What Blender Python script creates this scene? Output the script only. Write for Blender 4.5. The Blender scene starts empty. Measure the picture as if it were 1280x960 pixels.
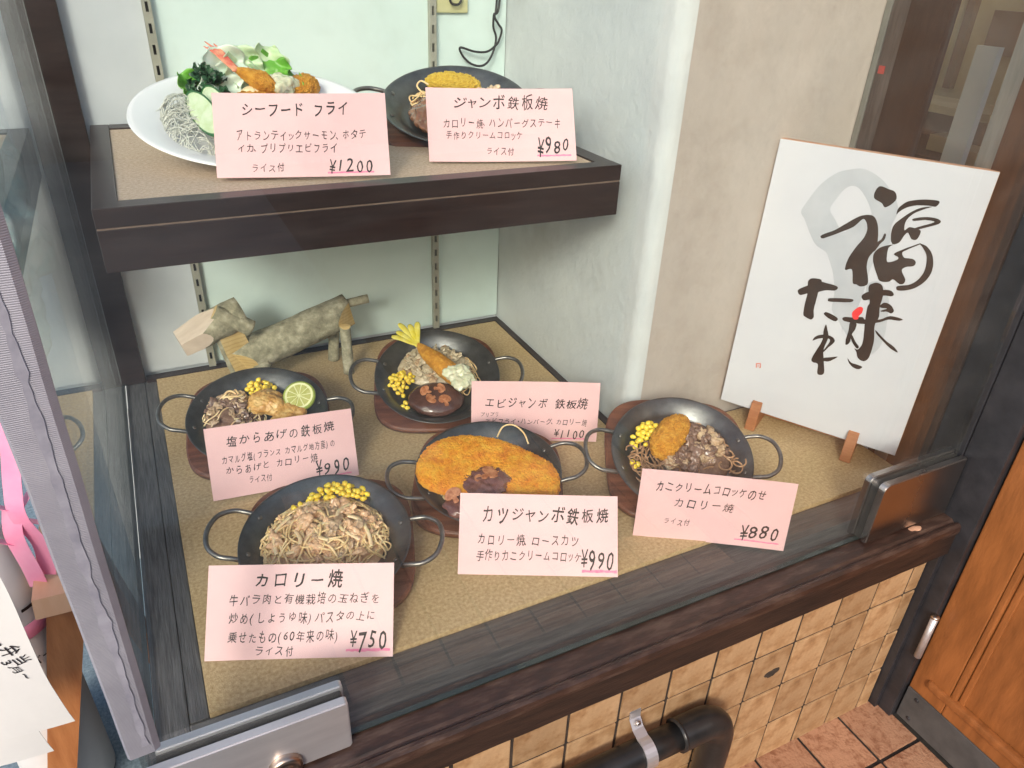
import bpy, bmesh, math, random
from mathutils import Vector, Matrix, noise
R = math.radians
SC = bpy.context.scene
COL = SC.collection
random.seed(7)
# ------------------------------------------------------------------ camera
cd = bpy.data.cameras.new('camera'); cam = bpy.data.objects.new('camera', cd); COL.objects.link(cam)
cam.location = (0.0393, -0.5752, 0.70)
cam.rotation_euler = (1.04765635, -0.04023722, -0.4579356)
cd.sensor_width = 36; cd.lens = 924.003 / 1280 * 36
cd.clip_start = 0.02; cd.clip_end = 500
SC.camera = cam
# ------------------------------------------------------------------ light
SC.view_settings.view_transform = 'Standard'; SC.view_settings.look = 'None'
SC.view_settings.exposure = 0.68; SC.view_settings.gamma = 1
SUN_EL, SUN_ROT = 29, 216
w = bpy.data.worlds.new("World"); SC.world = w; w.use_nodes = True
nt = w.node_tree; nt.nodes.clear()
sky = nt.nodes.new('ShaderNodeTexSky'); sky.sky_type = 'NISHITA'; sky.sun_disc = False
sky.sun_elevation = R(SUN_EL); sky.sun_rotation = R(SUN_ROT); sky.air_density = 1.0; sky.dust_density = 4.0; sky.ozone_density = 1.0
bg = nt.nodes.new('ShaderNodeBackground'); bg.inputs['Strength'].default_value = 0.15
wo = nt.nodes.new('ShaderNodeOutputWorld'); nt.links.new(sky.outputs[0], bg.inputs[0]); nt.links.new(bg.outputs[0], wo.inputs[0])
sd = bpy.data.lights.new('sun', 'SUN'); sd.energy = 1.15; sd.angle = R(12); sd.color = (1, .94, .86)
sun = bpy.data.objects.new('sun', sd); COL.objects.link(sun)
# sky rotation is measured clockwise from +Y
a = R(SUN_ROT); sdir = Vector((math.sin(a) * math.cos(R(SUN_EL)), math.cos(a) * math.cos(R(SUN_EL)), math.sin(R(SUN_EL))))
sun.rotation_euler = sdir.to_track_quat('Z', 'Y').to_euler()
SC.cycles.transparent_max_bounces = 24
SC.cycles.max_bounces = 10

# ------------------------------------------------------------------ helpers
def link(name, me, mat=None, parent=None, smooth=False):
    o = bpy.data.objects.new(name, me); COL.objects.link(o)
    if mat is not None and not me.materials:
        for m in (mat if isinstance(mat, (list, tuple)) else [mat]): me.materials.append(m)
    if parent is not None: o.parent = parent
    if smooth:
        for p in me.polygons: p.use_smooth = True
    return o
def from_bm(name, bm, mat=None, parent=None, smooth=False):
    me = bpy.data.meshes.new(name); bm.normal_update(); bm.to_mesh(me); bm.free()
    return link(name, me, mat, parent, smooth)
def pyd(name, v, f, mat=None, parent=None, smooth=False):
    me = bpy.data.meshes.new(name); me.from_pydata(v, [], f); me.update()
    return link(name, me, mat, parent, smooth)
def empty(name, loc=(0, 0, 0), mw=None):
    o = bpy.data.objects.new(name, None); COL.objects.link(o); o.empty_display_size = .02
    if mw is not None: o.matrix_world = mw
    else: o.location = loc
    return o
def tag(o, label=None, cat=None, group=None, kind=None):
    if label: o['label'] = label
    if cat: o['category'] = cat
    if group: o['group'] = group
    if kind: o['kind'] = kind
    return o
def bx(bm, lo, hi, bev=0.0, seg=2, mi=0):
    r = bmesh.ops.create_cube(bm, size=1)
    vs = r['verts']
    for v in vs:
        v.co = Vector([lo[i] + (v.co[i] + .5) * (hi[i] - lo[i]) for i in range(3)])
    es = list({e for v in vs for e in v.link_edges})
    if bev > 0:
        bmesh.ops.bevel(bm, geom=es, offset=bev, segments=seg, profile=.6, affect='EDGES')
    if mi:
        for f in bm.faces:
            if f.material_index == 0 and all(lo[i] - 1e-6 <= v.co[i] <= hi[i] + 1e-6 for v in f.verts for i in range(3)): f.material_index = mi
def box(name, lo, hi, mat, parent=None, bev=0.0, seg=2):
    bm = bmesh.new(); bx(bm, lo, hi, bev, seg)
    return from_bm(name, bm, mat, parent)
def catmull(pts, n=6, closed=False):
    P = [Vector(p) for p in pts]; out = []; N = len(P)
    rng = range(N if closed else N - 1)
    for i in rng:
        if closed: p0, p1, p2, p3 = P[(i-1) % N], P[i], P[(i+1) % N], P[(i+2) % N]
        else: p0, p1, p2, p3 = P[max(i-1, 0)], P[i], P[i+1], P[min(i+2, N-1)]
        for k in range(n):
            t = k / n
            out.append(.5 * ((2*p1) + (-p0+p2)*t + (2*p0-5*p1+4*p2-p3)*t*t + (-p0+3*p1-3*p2+p3)*t**3))
    if not closed: out.append(P[-1].copy())
    return out
def sweep(bm, pts, r, seg=8, closed=False, flat=1.0):
    """tube through points; r number or function(t)"""
    N = len(pts); rings = []; up = Vector((0, 0, 1)); pn = None
    for i, p in enumerate(pts):
        if closed: d = pts[(i+1) % N] - pts[i-1]
        else: d = pts[min(i+1, N-1)] - pts[max(i-1, 0)]
        if d.length < 1e-9: d = Vector((1, 0, 0))
        d.normalize()
        if pn is None:
            pn = d.cross(up)
            if pn.length < 1e-3: pn = d.cross(Vector((0, 1, 0)))
        n = pn - d * pn.dot(d)
        if n.length < 1e-6: n = d.orthogonal()
        n.normalize(); pn = n; b = d.cross(n)
        rr = r(i / max(1, N-1)) if callable(r) else r
        rings.append([bm.verts.new(p + n * (math.cos(2*math.pi*k/seg) * rr) + b * (math.sin(2*math.pi*k/seg) * rr * flat)) for k in range(seg)])
    for i in range(N if closed else N - 1):
        A, B = rings[i], rings[(i+1) % N]
        for k in range(seg):
            bm.faces.new((A[k], A[(k+1) % seg], B[(k+1) % seg], B[k]))
    if not closed:
        bm.faces.new(rings[0][::-1]); bm.faces.new(rings[-1])
def tube(name, pts, r, mat, parent=None, seg=8, closed=False, n=6, flat=1.0):
    bm = bmesh.new(); sweep(bm, catmull(pts, n, closed), r, seg, closed, flat)
    bmesh.ops.recalc_face_normals(bm, faces=bm.faces)
    return from_bm(name, bm, mat, parent, True)
def lathe(prof, seg=64, sx=1, sy=1):
    v = []; f = []
    n = len(prof)
    for k in range(seg):
        a = 2*math.pi*k/seg
        for (r, z) in prof: v.append((r*math.cos(a)*sx, r*math.sin(a)*sy, z))
    for k in range(seg):
        for i in range(n-1):
            a0 = k*n+i; b0 = ((k+1) % seg)*n+i
            f.append((a0, b0, b0+1, a0+1))
    return v, f
def nz(p, s, seed=0):
    return noise.noise(Vector((p[0]*s+seed*7.3, p[1]*s-seed*3.1, p[2]*s+seed)))
def blob_bm(rad, amp, sc, sub=4, seed=0, amp2=0, sc2=0, sq=1.0):
    bm = bmesh.new(); bmesh.ops.create_icosphere(bm, subdivisions=sub, radius=1)
    for v in bm.verts:
        d = v.co.normalized()
        if sq != 1.0: d = Vector([math.copysign(abs(c)**sq, c) for c in d])
        p = Vector((d[0]*rad[0], d[1]*rad[1], d[2]*rad[2]))
        k = 1 + amp * nz(p, sc, seed)
        p = p * k
        if amp2: p += v.co.normalized() * amp2 * nz(p, sc2, seed+5)
        v.co = p
    return bm
def blob(name, c, rad, mat, parent=None, rot=0, amp=.15, sc=60, sub=4, seed=0, amp2=0, sc2=0, tilt=(0, 0), sq=1.0):
    bm = blob_bm(rad, amp, sc, sub, seed, amp2, sc2, sq)
    M = Matrix.Translation(Vector(c)) @ Matrix.Rotation(rot, 4, 'Z') @ Matrix.Rotation(tilt[0], 4, 'X') @ Matrix.Rotation(tilt[1], 4, 'Y')
    bmesh.ops.transform(bm, matrix=M, verts=bm.verts)
    return from_bm(name, bm, mat, parent, True)
def extrude_poly(pts, z0, z1):
    bm = bmesh.new()
    b = [bm.verts.new((p[0], p[1], z0)) for p in pts]; t = [bm.verts.new((p[0], p[1], z1)) for p in pts]
    n = len(pts)
    bm.faces.new(b[::-1]); bm.faces.new(t)
    for i in range(n): bm.faces.new((b[i], b[(i+1) % n], t[(i+1) % n], t[i]))
    bmesh.ops.recalc_face_normals(bm, faces=bm.faces)
    return bm
# ------------------------------------------------------------------ materials
def pm(name, c1, c2=None, scale=20, rough=.6, bump=0.0, bscale=None, metal=0.0, c3=None, stretch=(1, 1, 1), spec=.5,
       sss=0.0, detail=6, objrand=0.0, coat=0.0, rvar=0.0, lo=.35, hi=.65, alpha=1.0, bdist=.002, trans=0.0, stain=0.0, stscale=3.0, rings=0.0):
    m = bpy.data.materials.new(name); m.use_nodes = True; t = m.node_tree; b = t.nodes['Principled BSDF']
    N = t.nodes.new; L = t.links.new
    tc = N('ShaderNodeTexCoord'); mp = N('ShaderNodeMapping'); mp.inputs['Scale'].default_value = stretch
    L(tc.outputs['Object'], mp.inputs[0])
    nn = N('ShaderNodeTexNoise'); nn.inputs['Scale'].default_value = scale; nn.inputs['Detail'].default_value = detail; nn.inputs['Roughness'].default_value = .6
    L(mp.outputs[0], nn.inputs['Vector'])
    cr = N('ShaderNodeValToRGB'); cr.color_ramp.elements[0].position = lo; cr.color_ramp.elements[1].position = hi
    c2 = c2 or tuple(c * .8 for c in c1)
    cr.color_ramp.elements[0].color = (*c1, 1); cr.color_ramp.elements[1].color = (*c2, 1)
    if c3:
        e = cr.color_ramp.elements.new((lo+hi)/2); e.color = (*c3, 1)
    L(nn.outputs['Fac'], cr.inputs[0]); out = cr.outputs[0]
    if stain:      # scuffs and grime that belong to the surface
        n5 = N('ShaderNodeTexNoise'); n5.inputs['Scale'].default_value = stscale; n5.inputs['Detail'].default_value = 12; n5.inputs['Roughness'].default_value = .72
        L(tc.outputs['Object'], n5.inputs['Vector']); r5 = N('ShaderNodeValToRGB'); r5.color_ramp.elements[0].position = .50; r5.color_ramp.elements[1].position = .72
        r5.color_ramp.elements[0].color = (1, 1, 1, 1); r5.color_ramp.elements[1].color = (1-stain, 1-stain*1.1, 1-stain*1.25, 1)
        L(n5.outputs['Fac'], r5.inputs[0]); mxs = N('ShaderNodeMix'); mxs.data_type = 'RGBA'; mxs.blend_type = 'MULTIPLY'; mxs.inputs[0].default_value = 1
        L(out, mxs.inputs[6]); L(r5.outputs[0], mxs.inputs[7]); out = mxs.outputs[2]
    if rings:
        wv = N('ShaderNodeTexWave'); wv.wave_type = 'RINGS'; wv.rings_direction = 'X'; wv.inputs['Scale'].default_value = rings; wv.inputs['Distortion'].default_value = 2.5; wv.inputs['Detail'].default_value = 3
        L(tc.outputs['Object'], wv.inputs['Vector']); r6 = N('ShaderNodeValToRGB'); r6.color_ramp.elements[0].color = (.86, .81, .74, 1); r6.color_ramp.elements[1].color = (1, 1, 1, 1); r6.color_ramp.elements[1].position = .5
        L(wv.outputs['Fac'], r6.inputs[0]); mxr = N('ShaderNodeMix'); mxr.data_type = 'RGBA'; mxr.blend_type = 'MULTIPLY'; mxr.inputs[0].default_value = 1
        L(out, mxr.inputs[6]); L(r6.outputs[0], mxr.inputs[7]); out = mxr.outputs[2]
    if objrand:
        oi = N('ShaderNodeObjectInfo'); hs = N('ShaderNodeHueSaturation')
        mr = N('ShaderNodeMapRange'); mr.inputs['To Min'].default_value = 1-objrand; mr.inputs['To Max'].default_value = 1+objrand
        L(oi.outputs['Random'], mr.inputs[0]); L(mr.outputs[0], hs.inputs['Value']); L(out, hs.inputs['Color']); out = hs.outputs[0]
    L(out, b.inputs['Base Color'])
    b.inputs['Roughness'].default_value = rough; b.inputs['Metallic'].default_value = metal
    b.inputs['Specular IOR Level'].default_value = spec; b.inputs['Coat Weight'].default_value = coat; b.inputs['Coat Roughness'].default_value = .1
    if sss: b.inputs['Subsurface Weight'].default_value = sss; b.inputs['Subsurface Scale'].default_value = .004
    if alpha < 1: b.inputs['Alpha'].default_value = alpha
    if trans: b.inputs['Transmission Weight'].default_value = trans
    if rvar:
        mr2 = N('ShaderNodeMapRange'); mr2.inputs['To Min'].default_value = rough - rvar; mr2.inputs['To Max'].default_value = rough + rvar
        n3 = N('ShaderNodeTexNoise'); n3.inputs['Scale'].default_value = scale*.35; n3.inputs['Detail'].default_value = 8; L(mp.outputs[0], n3.inputs['Vector'])
        L(n3.outputs['Fac'], mr2.inputs[0]); L(mr2.outputs[0], b.inputs['Roughness'])
    if bump:
        n2 = N('ShaderNodeTexNoise'); n2.inputs['Scale'].default_value = bscale or scale*3; n2.inputs['Detail'].default_value = 5
        L(mp.outputs[0], n2.inputs['Vector'])
        bp = N('ShaderNodeBump'); bp.inputs['Strength'].default_value = bump; bp.inputs['Distance'].default_value = bdist
        L(n2.outputs['Fac'], bp.inputs['Height']); L(bp.outputs[0], b.inputs['Normal'])
    return m
M = {}
M['board'] = pm('particle_board', (.38, .25, .115), (.64, .475, .27), 230, .75, .35, 700, c3=(.51, .365, .185), lo=.3, hi=.7, detail=8)
M['cork'] = pm('shelf_cork', (.42, .30, .20), (.64, .50, .37), 240, .7, .35, 700, lo=.3, hi=.7, detail=8)
M['darkwood'] = pm('dark_wood', (.045, .042, .040), (.10, .092, .085), 18, .38, .25, 60, stretch=(1, 14, 14), rvar=.12)
M['darkwood_y'] = pm('dark_wood_grain_y', (.055, .054, .056), (.12, .118, .122), 22, .45, .5, 40, stretch=(16, 1, 16), rvar=.1)
M['shelfwood'] = pm('shelf_wood', (.020, .012, .011), (.032, .019, .017), 12, .32, .04, 80, stretch=(1, 10, 10), spec=.35)
M['shelfline'] = pm('shelf_edge_band', (.16, .11, .08), (.22, .16, .12), 40, .5)
M['ledge'] = pm('ledge_wood', (.022, .015, .013), (.090, .058, .045), 26, .34, .3, 110, stretch=(1, 3.5, 3.5), rvar=.16, c3=(.042, .022, .017), lo=.3, hi=.72, detail=10)
M['ledgeface'] = pm('ledge_face_wood', (.014, .009, .008), (.035, .019, .014), 14, .5, .3, 60, stretch=(1, 9, 9))
M['plaster'] = pm('white_plaster', (.53, .57, .58), (.60, .64, .64), 7, .8, .45, 60, detail=9, bdist=.004, stain=.16, stscale=6)
M['plaster_g'] = pm('glow_tinted_panel', (.60, .745, .715), (.66, .79, .765), 4, .55, .15, 30, detail=8, stain=.10, stscale=5)  # greenish panel, cool lamp glow put into its colour
M['plaster_l'] = pm('grey_white_plaster', (.50, .54, .57), (.57, .61, .64), 7, .8, .3, 50, detail=9)
M['plaster_t'] = pm('warm_lit_plaster', (.45, .41, .37), (.51, .465, .42), 6, .8, .4, 45, detail=9, bdist=.004, stain=.16, stscale=7)  # same plaster as the pier, warm light on this face painted in
M['steel'] = pm('painted_steel', (.34, .34, .28), (.42, .42, .35), 30, .45, metal=.3)
M['slot'] = pm('slot_dark', (.012, .012, .012), (.02, .02, .02), 30, .8)
M['iron'] = pm('iron_pan', (.095, .098, .098), (.15, .155, .155), 35, .32, .12, 300, metal=.8, rvar=.12)
M['ironrim'] = pm('pan_steel', (.16, .155, .145), (.26, .25, .235), 60, .33, .1, 300, metal=.85, rvar=.1)
M['trivet'] = pm('trivet_wood', (.10, .032, .018), (.19, .068, .036), 14, .42, .2, 80, stretch=(1, 8, 8), rvar=.1)
M['card'] = pm('pink_card', (.80, .495, .50), (.84, .55, .55), 9, .5, .05, 500, detail=8)
M['ink'] = pm('pen_ink', (.010, .007, .008), (.024, .014, .016), 300, .6)
M['hl'] = pm('pink_marker', (.85, .20, .36), (.88, .30, .44), 200, .7)
M['signw'] = pm('sign_paper', (.58, .60, .65), (.62, .64, .68), 5, .7)
M['signedge'] = pm('sign_edge_wood', (.50, .27, .17), (.60, .36, .24), 30, .6)
M['sumi'] = pm('black_ink', (.005, .005, .005), (.014, .012, .011), 90, .55, stretch=(1, 3, 1))
M['wash'] = pm('grey_ink_wash', (.42, .455, .50), (.50, .53, .57), 18, .7)
M['red'] = pm('red_ink', (.75, .02, .03), (.80, .05, .05), 60, .6)
M['seal'] = pm('seal_ink', (.62, .20, .16), (.70, .32, .27), 300, .7)
M['easel'] = pm('easel_wood', (.33, .12, .045), (.43, .18, .075), 20, .5, .2, 90, stretch=(1, 1, 8))
M['tile'] = pm('wall_tile', (.20, .105, .05), (.45, .295, .165), 38, .48, .35, 90, objrand=.15, rvar=.1, detail=10, lo=.27, hi=.55, c3=(.34, .20, .098), stain=.3, stscale=16)
M['grout'] = pm('tile_grout', (.016, .012, .010), (.05, .036, .028), 60, .9, .4, 200)
M['ftile'] = pm('floor_tile', (.25, .105, .055), (.44, .24, .145), 110, .6, .6, 200, objrand=.1, detail=4, lo=.3, hi=.55)
M['fgrout'] = pm('floor_grout', (.02, .018, .017), (.045, .04, .036), 80, .9, .4, 200)
M['asphalt'] = pm('asphalt', (.13, .19, .23), (.24, .32, .37), 190, .85, .6, 300)
M['blackmetal'] = pm('black_pipe', (.010, .011, .012), (.024, .024, .025), 30, .3, .1, 200, rvar=.1)
M['postblack'] = pm('black_post', (.016, .017, .021), (.032, .032, .038), 24, .42, .2, 120, rvar=.12)
M['chrome'] = pm('clamp_steel', (.58, .57, .60), (.66, .65, .68), 12, .42, metal=.75, rvar=.08, stretch=(1, 1, 6))
M['chromed'] = pm('clamp_steel_dull', (.46, .43, .41), (.54, .51, .49), 8, .27, metal=1.0, rvar=.1)
M['rubber'] = pm('gasket', (.02, .018, .017), (.03, .028, .026), 60, .6)
M['door'] = pm('orange_door_wood', (.20, .070, .019), (.33, .118, .034), 9, .42, .25, 60, stretch=(5, 5, 1), rvar=.1, detail=9)
M['kick'] = pm('kick_plate', (.085, .09, .095), (.14, .145, .15), 16, .55, .2, 90, metal=.5)
M['brownwood'] = pm('brown_board', (.034, .018, .012), (.062, .033, .020), 12, .4, .2, 60, stretch=(8, 8, 1), rvar=.1)
M['darkboard'] = pm('dark_brown_board', (.014, .008, .006), (.026, .015, .011), 12, .5, .2, 60, stretch=(8, 8, 1))
M['alu'] = pm('aluminium', (.24, .26, .25), (.32, .34, .32), 14, .35, metal=.7, stretch=(8, 8, 1))
M['greystrip'] = pm('grey_strip', (.07, .065, .065), (.13, .12, .115), 14, .4, metal=.5, stretch=(8, 8, 1))
M['corner'] = None
M['corn'] = pm('corn', (.90, .62, .035), (.93, .74, .10), 160, .25, sss=.15, objrand=.08, coat=.3)
M['bread'] = pm('bread_crumb', (.74, .21, .008), (.94, .52, .045), 60, .55, 1.0, 650, c3=(.90, .37, .018), lo=.3, hi=.68, detail=9, bdist=.003)
M['bread2'] = pm('bread_crumb_brown', (.52, .19, .014), (.86, .48, .07), 120, .5, 1.0, 700, c3=(.70, .31, .026), lo=.3, hi=.7, detail=9, bdist=.003)
M['bready'] = pm('bread_crumb_yellow', (.62, .36, .015), (.85, .62, .08), 150, .5, 1.0, 800, lo=.3, hi=.7, detail=9, bdist=.003)
M['karaage'] = pm('karaage_coat', (.42, .19, .045), (.76, .52, .20), 70, .4, .7, 350, c3=(.62, .34, .09), lo=.3, hi=.68, coat=.3)
M['patty'] = pm('hamburger_sauce', (.060, .026, .020), (.105, .046, .036), 50, .22, .25, 150, coat=.5)
M['sauceb'] = pm('brown_sauce', (.15, .055, .022), (.24, .10, .045), 90, .12, .6, 180, coat=.8)
M['saucep'] = pm('mushroom_sauce', (.11, .040, .036), (.20, .085, .07), 80, .16, .5, 200, coat=.7)
M['mush'] = pm('mushroom', (.30, .09, .035), (.60, .27, .13), 120, .14, .2, 200, coat=.8)
M['pasta'] = pm('pasta', (.80, .54, .24), (.88, .66, .36), 90, .3, sss=.1, coat=.3)
M['pastad'] = pm('pasta_brown', (.34, .18, .085), (.48, .28, .15), 90, .35, coat=.3)
M['onion'] = pm('onion', (.78, .56, .29), (.86, .68, .42), 60, .2, sss=.2, coat=.5)
M['meat'] = pm('sliced_beef', (.35, .22, .12), (.62, .47, .29), 130, .26, .6, 300, c3=(.50, .345, .21), coat=.5, lo=.3, hi=.7, objrand=.12)
M['meatd'] = pm('browned_beef', (.12, .068, .045), (.30, .19, .13), 120, .26, .6, 300, c3=(.21, .125, .09), coat=.5, lo=.3, hi=.7, objrand=.15)
M['meatw'] = pm('saucy_beef', (.58, .33, .17), (.86, .60, .37), 110, .24, .6, 300, c3=(.74, .46, .26), coat=.6, lo=.3, hi=.7, objrand=.1)
M['meatg'] = pm('pale_beef', (.40, .32, .20), (.62, .53, .37), 110, .3, .6, 300, coat=.4, objrand=.1)
M['tartar'] = pm('tartar_sauce', (.60, .61, .40), (.72, .72, .54), 110, .2, .4, 260, sss=.15, coat=.5)
M['tail'] = pm('shrimp_tail_yellow', (.76, .64, .04), (.86, .80, .22), 60, .25, .2, 200, stretch=(1, 1, 1), coat=.4)
M['tailr'] = pm('shrimp_tail_red', (.72, .07, .05), (.85, .36, .20), 60, .22, coat=.5)
M['limer'] = pm('lime_rind', (.24, .32, .04), (.34, .42, .07), 90, .35, .3, 400)
M['limep'] = pm('lime_pith', (.70, .72, .36), (.76, .78, .46), 60, .4)
M['limef'] = pm('lime_flesh', (.40, .42, .10), (.54, .54, .20), 120, .18, .3, 200, coat=.6, stretch=(1, 1, 1))
M['kale'] = pm('kale', (.012, .052, .022), (.04, .13, .055), 90, .35, .5, 300)
M['lettuce'] = pm('lettuce', (.46, .64, .34), (.66, .78, .58), 26, .3, .3, 90, sss=.1)
M['lettucew'] = pm('lettuce_white', (.62, .76, .62), (.72, .82, .72), 26, .3, .3, 90, sss=.1)
M['greenleaf'] = pm('green_leaf', (.10, .34, .03), (.22, .52, .08), 30, .3, .3, 90)
M['noodle'] = pm('glass_noodle', (.50, .52, .46), (.66, .67, .60), 90, .2, coat=.5)
M['cucr'] = pm('cucumber_skin', (.015, .09, .025), (.04, .17, .05), 60, .3)
M['cucf'] = pm('cucumber_flesh', (.50, .62, .34), (.66, .76, .54), 50, .25, coat=.4)
M['potato'] = pm('potato', (.72, .62, .34), (.78, .68, .42), 40, .5)
M['china'] = pm('white_china', (.82, .83, .84), (.84, .85, .86), 5, .12, coat=.5)
M['bark'] = pm('bark', (.17, .16, .10), (.56, .52, .38), 60, .85, 1.0, 160, c3=(.33, .31, .21), lo=.30, hi=.70, detail=10, stretch=(1, 1, 1))
M['cutwood'] = pm('cut_wood', (.60, .42, .16), (.72, .55, .26), 20, .6, .15, 60, stretch=(1, 6, 1), rings=45)
M['cutpale'] = pm('cut_wood_pale', (.58, .47, .37), (.70, .59, .48), 20, .6, .15, 60, stretch=(1, 6, 1))
M['cable'] = pm('black_cable', (.010, .010, .011), (.018, .018, .018), 50, .35)
M['outlet'] = pm('outlet_plate', (.50, .49, .25), (.56, .55, .30), 20, .4)
M['white'] = pm('white_paper', (.62, .62, .63), (.68, .68, .68), 8, .8)
M['ribbon'] = pm('pink_ribbon', (.82, .25, .42), (.87, .36, .52), 12, .35, .3, 60)
M['peach'] = pm('peach_wood', (.66, .36, .20), (.74, .46, .29), 8, .4, stretch=(4, 1, 1))
M['stool'] = pm('stool_wood', (.32, .11, .03), (.45, .18, .06), 10, .4, .2, 50, stretch=(6, 6, 1))
M['film'] = pm('blue_plastic_film', (.30, .62, .70), (.75, .85, .88), 30, .2, .8, 40, coat=.6)
M['shopy'] = pm('shop_beige', (.42, .33, .18), (.55, .45, .27), 6, .6)
M['shopd'] = pm('shop_dark', (.015, .014, .012), (.03, .026, .022), 6, .6)
M['shopg'] = pm('shop_grey', (.55, .56, .54), (.65, .66, .63), 6, .5)
M['shopb'] = pm('shop_brown', (.10, .055, .03), (.17, .10, .055), 6, .5)
M['brass'] = pm('knob_brass', (.42, .33, .27), (.52, .43, .36), 30, .3, metal=1.0)
def glass_mat(name, tint=(.93, .97, .96)):
    # thin pane: clear transmission plus Schlick reflection on both faces
    m = bpy.data.materials.new(name); m.use_nodes = True; t = m.node_tree; t.nodes.clear(); N = t.nodes.new; L = t.links.new
    o = N('ShaderNodeOutputMaterial'); mx = N('ShaderNodeMixShader'); ge = N('ShaderNodeNewGeometry')
    dp = N('ShaderNodeVectorMath'); dp.operation = 'DOT_PRODUCT'; L(ge.outputs['Normal'], dp.inputs[0]); L(ge.outputs['Incoming'], dp.inputs[1])
    def mt(op, a, b=None):
        n = N('ShaderNodeMath'); n.operation = op
        for i, q in enumerate((a, b)):
            if q is None: continue
            if isinstance(q, (int, float)): n.inputs[i].default_value = q
            else: L(q, n.inputs[i])
        return n.outputs[0]
    c = mt('ABSOLUTE', dp.outputs['Value']); f = mt('SUBTRACT', 1.0, c); f = mt('POWER', f, 5.0); f = mt('MULTIPLY', f, .96); f = mt('ADD', f, .04)
    tr = N('ShaderNodeBsdfTransparent'); tr.inputs[0].default_value = (*tint, 1)
    gl = N('ShaderNodeBsdfGlossy'); gl.inputs['Roughness'].default_value = 0.0; gl.inputs[0].default_value = (1, 1, 1, 1)
    L(f, mx.inputs[0]); L(tr.outputs[0], mx.inputs[1]); L(gl.outputs[0], mx.inputs[2])
    # thin uneven film of dust and wiping marks
    tc = N('ShaderNodeTexCoord'); mp = N('ShaderNodeMapping'); mp.inputs['Rotation'].default_value = (0, .5, .3); mp.inputs['Scale'].default_value = (1, 1, 3.5); L(tc.outputs['Object'], mp.inputs[0])
    n1 = N('ShaderNodeTexNoise'); n1.inputs['Scale'].default_value = 5; n1.inputs['Detail'].default_value = 10; n1.inputs['Roughness'].default_value = .65; L(mp.outputs[0], n1.inputs['Vector'])
    mr = N('ShaderNodeMapRange'); mr.inputs['From Min'].default_value = .35; mr.inputs['From Max'].default_value = .75; mr.inputs['To Min'].default_value = .0; mr.inputs['To Max'].default_value = .022; L(n1.outputs['Fac'], mr.inputs[0])
    df = N('ShaderNodeBsdfDiffuse'); df.inputs[0].default_value = (.75, .78, .80, 1); m2 = N('ShaderNodeMixShader')
    L(mr.outputs[0], m2.inputs[0]); L(mx.outputs[0], m2.inputs[1]); L(df.outputs[0], m2.inputs[2]); L(m2.outputs[0], o.inputs[0])
    return m
M['glass'] = glass_mat('clear_glass', (.97, .99, .985))
M['glasse'] = pm('glass_edge', (.010, .018, .016), (.016, .026, .023), 30, .5)
def corner_mat():
    m = pm('ribbed_strip', (.25, .25, .30), (.36, .36, .42), 9, .45, metal=.2)
    t = m.node_tree; N = t.nodes.new; L = t.links.new; b = t.nodes['Principled BSDF']
    tc = N('ShaderNodeTexCoord'); wv = N('ShaderNodeTexWave'); wv.bands_direction = 'Z'; wv.inputs['Scale'].default_value = 210
    L(tc.outputs['Object'], wv.inputs['Vector']); bp = N('ShaderNodeBump'); bp.inputs['Strength'].default_value = .35; bp.inputs['Distance'].default_value = .0015
    L(wv.outputs['Fac'], bp.inputs['Height']); L(bp.outputs[0], b.inputs['Normal'])
    return m
M['corner'] = corner_mat()

# ================================================================== SETTING
TOP = 0.95
g = box('ground', (-40, -60, -.47), (40, 40, -.431), M['asphalt']); tag(g, kind='structure')
# entrance floor of terracotta tiles in dark grout
fl = box('tiled_floor', (-.10, -1.05, -.4305), (3.0, -.100, -.428), M['fgrout'])
pv = box('added_dark_paving', (.62, -4.2, -.4305), (3.0, -1.0505, -.4285), M['fgrout']); tag(pv, kind='structure'); tag(fl, kind='structure')  # dark slab is unseen, added so the glass mirrors less brightness
def tile_mesh(name, sx, sy, t, bev):
    bm = bmesh.new(); bx(bm, (-sx/2, -sy/2, 0), (sx/2, sy/2, t), bev, 2)
    for v in bm.verts: v.co.z += .0004 * nz(v.co, 40, 3)
    me = bpy.data.meshes.new(name); bm.to_mesh(me); bm.free(); return me
ftm = tile_mesh('floor_tile', .0885, .0885, .005, .0012); ftm.materials.append(M['ftile'])
for i in range(9):
    for j in range(10):
        x = 1.052 - .0475 - .095*i; y = -.100 - .0475 - .095*j
        if x < .22: continue
        o = link('floor_tile', ftm, None, fl)
        o.location = (x + random.uniform(-.0006, .0006), y + random.uniform(-.0006, .0006), -.4285 + random.uniform(0, .0006)); o.rotation_euler.z = random.choice((0, 1, 2, 3))*math.pi/2 + random.uniform(-.004, .004)
# back wall and side walls
bw = tag(box('back_wall', (-.12, .800, -.43), (.72, .86, TOP), M['plaster_l']), kind='structure')
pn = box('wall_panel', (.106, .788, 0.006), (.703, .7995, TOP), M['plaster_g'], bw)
lp = box('plaster_strip', (-.055, .788, 0.006), (.0935, .7995, TOP), M['plaster_l'], bw)
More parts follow.
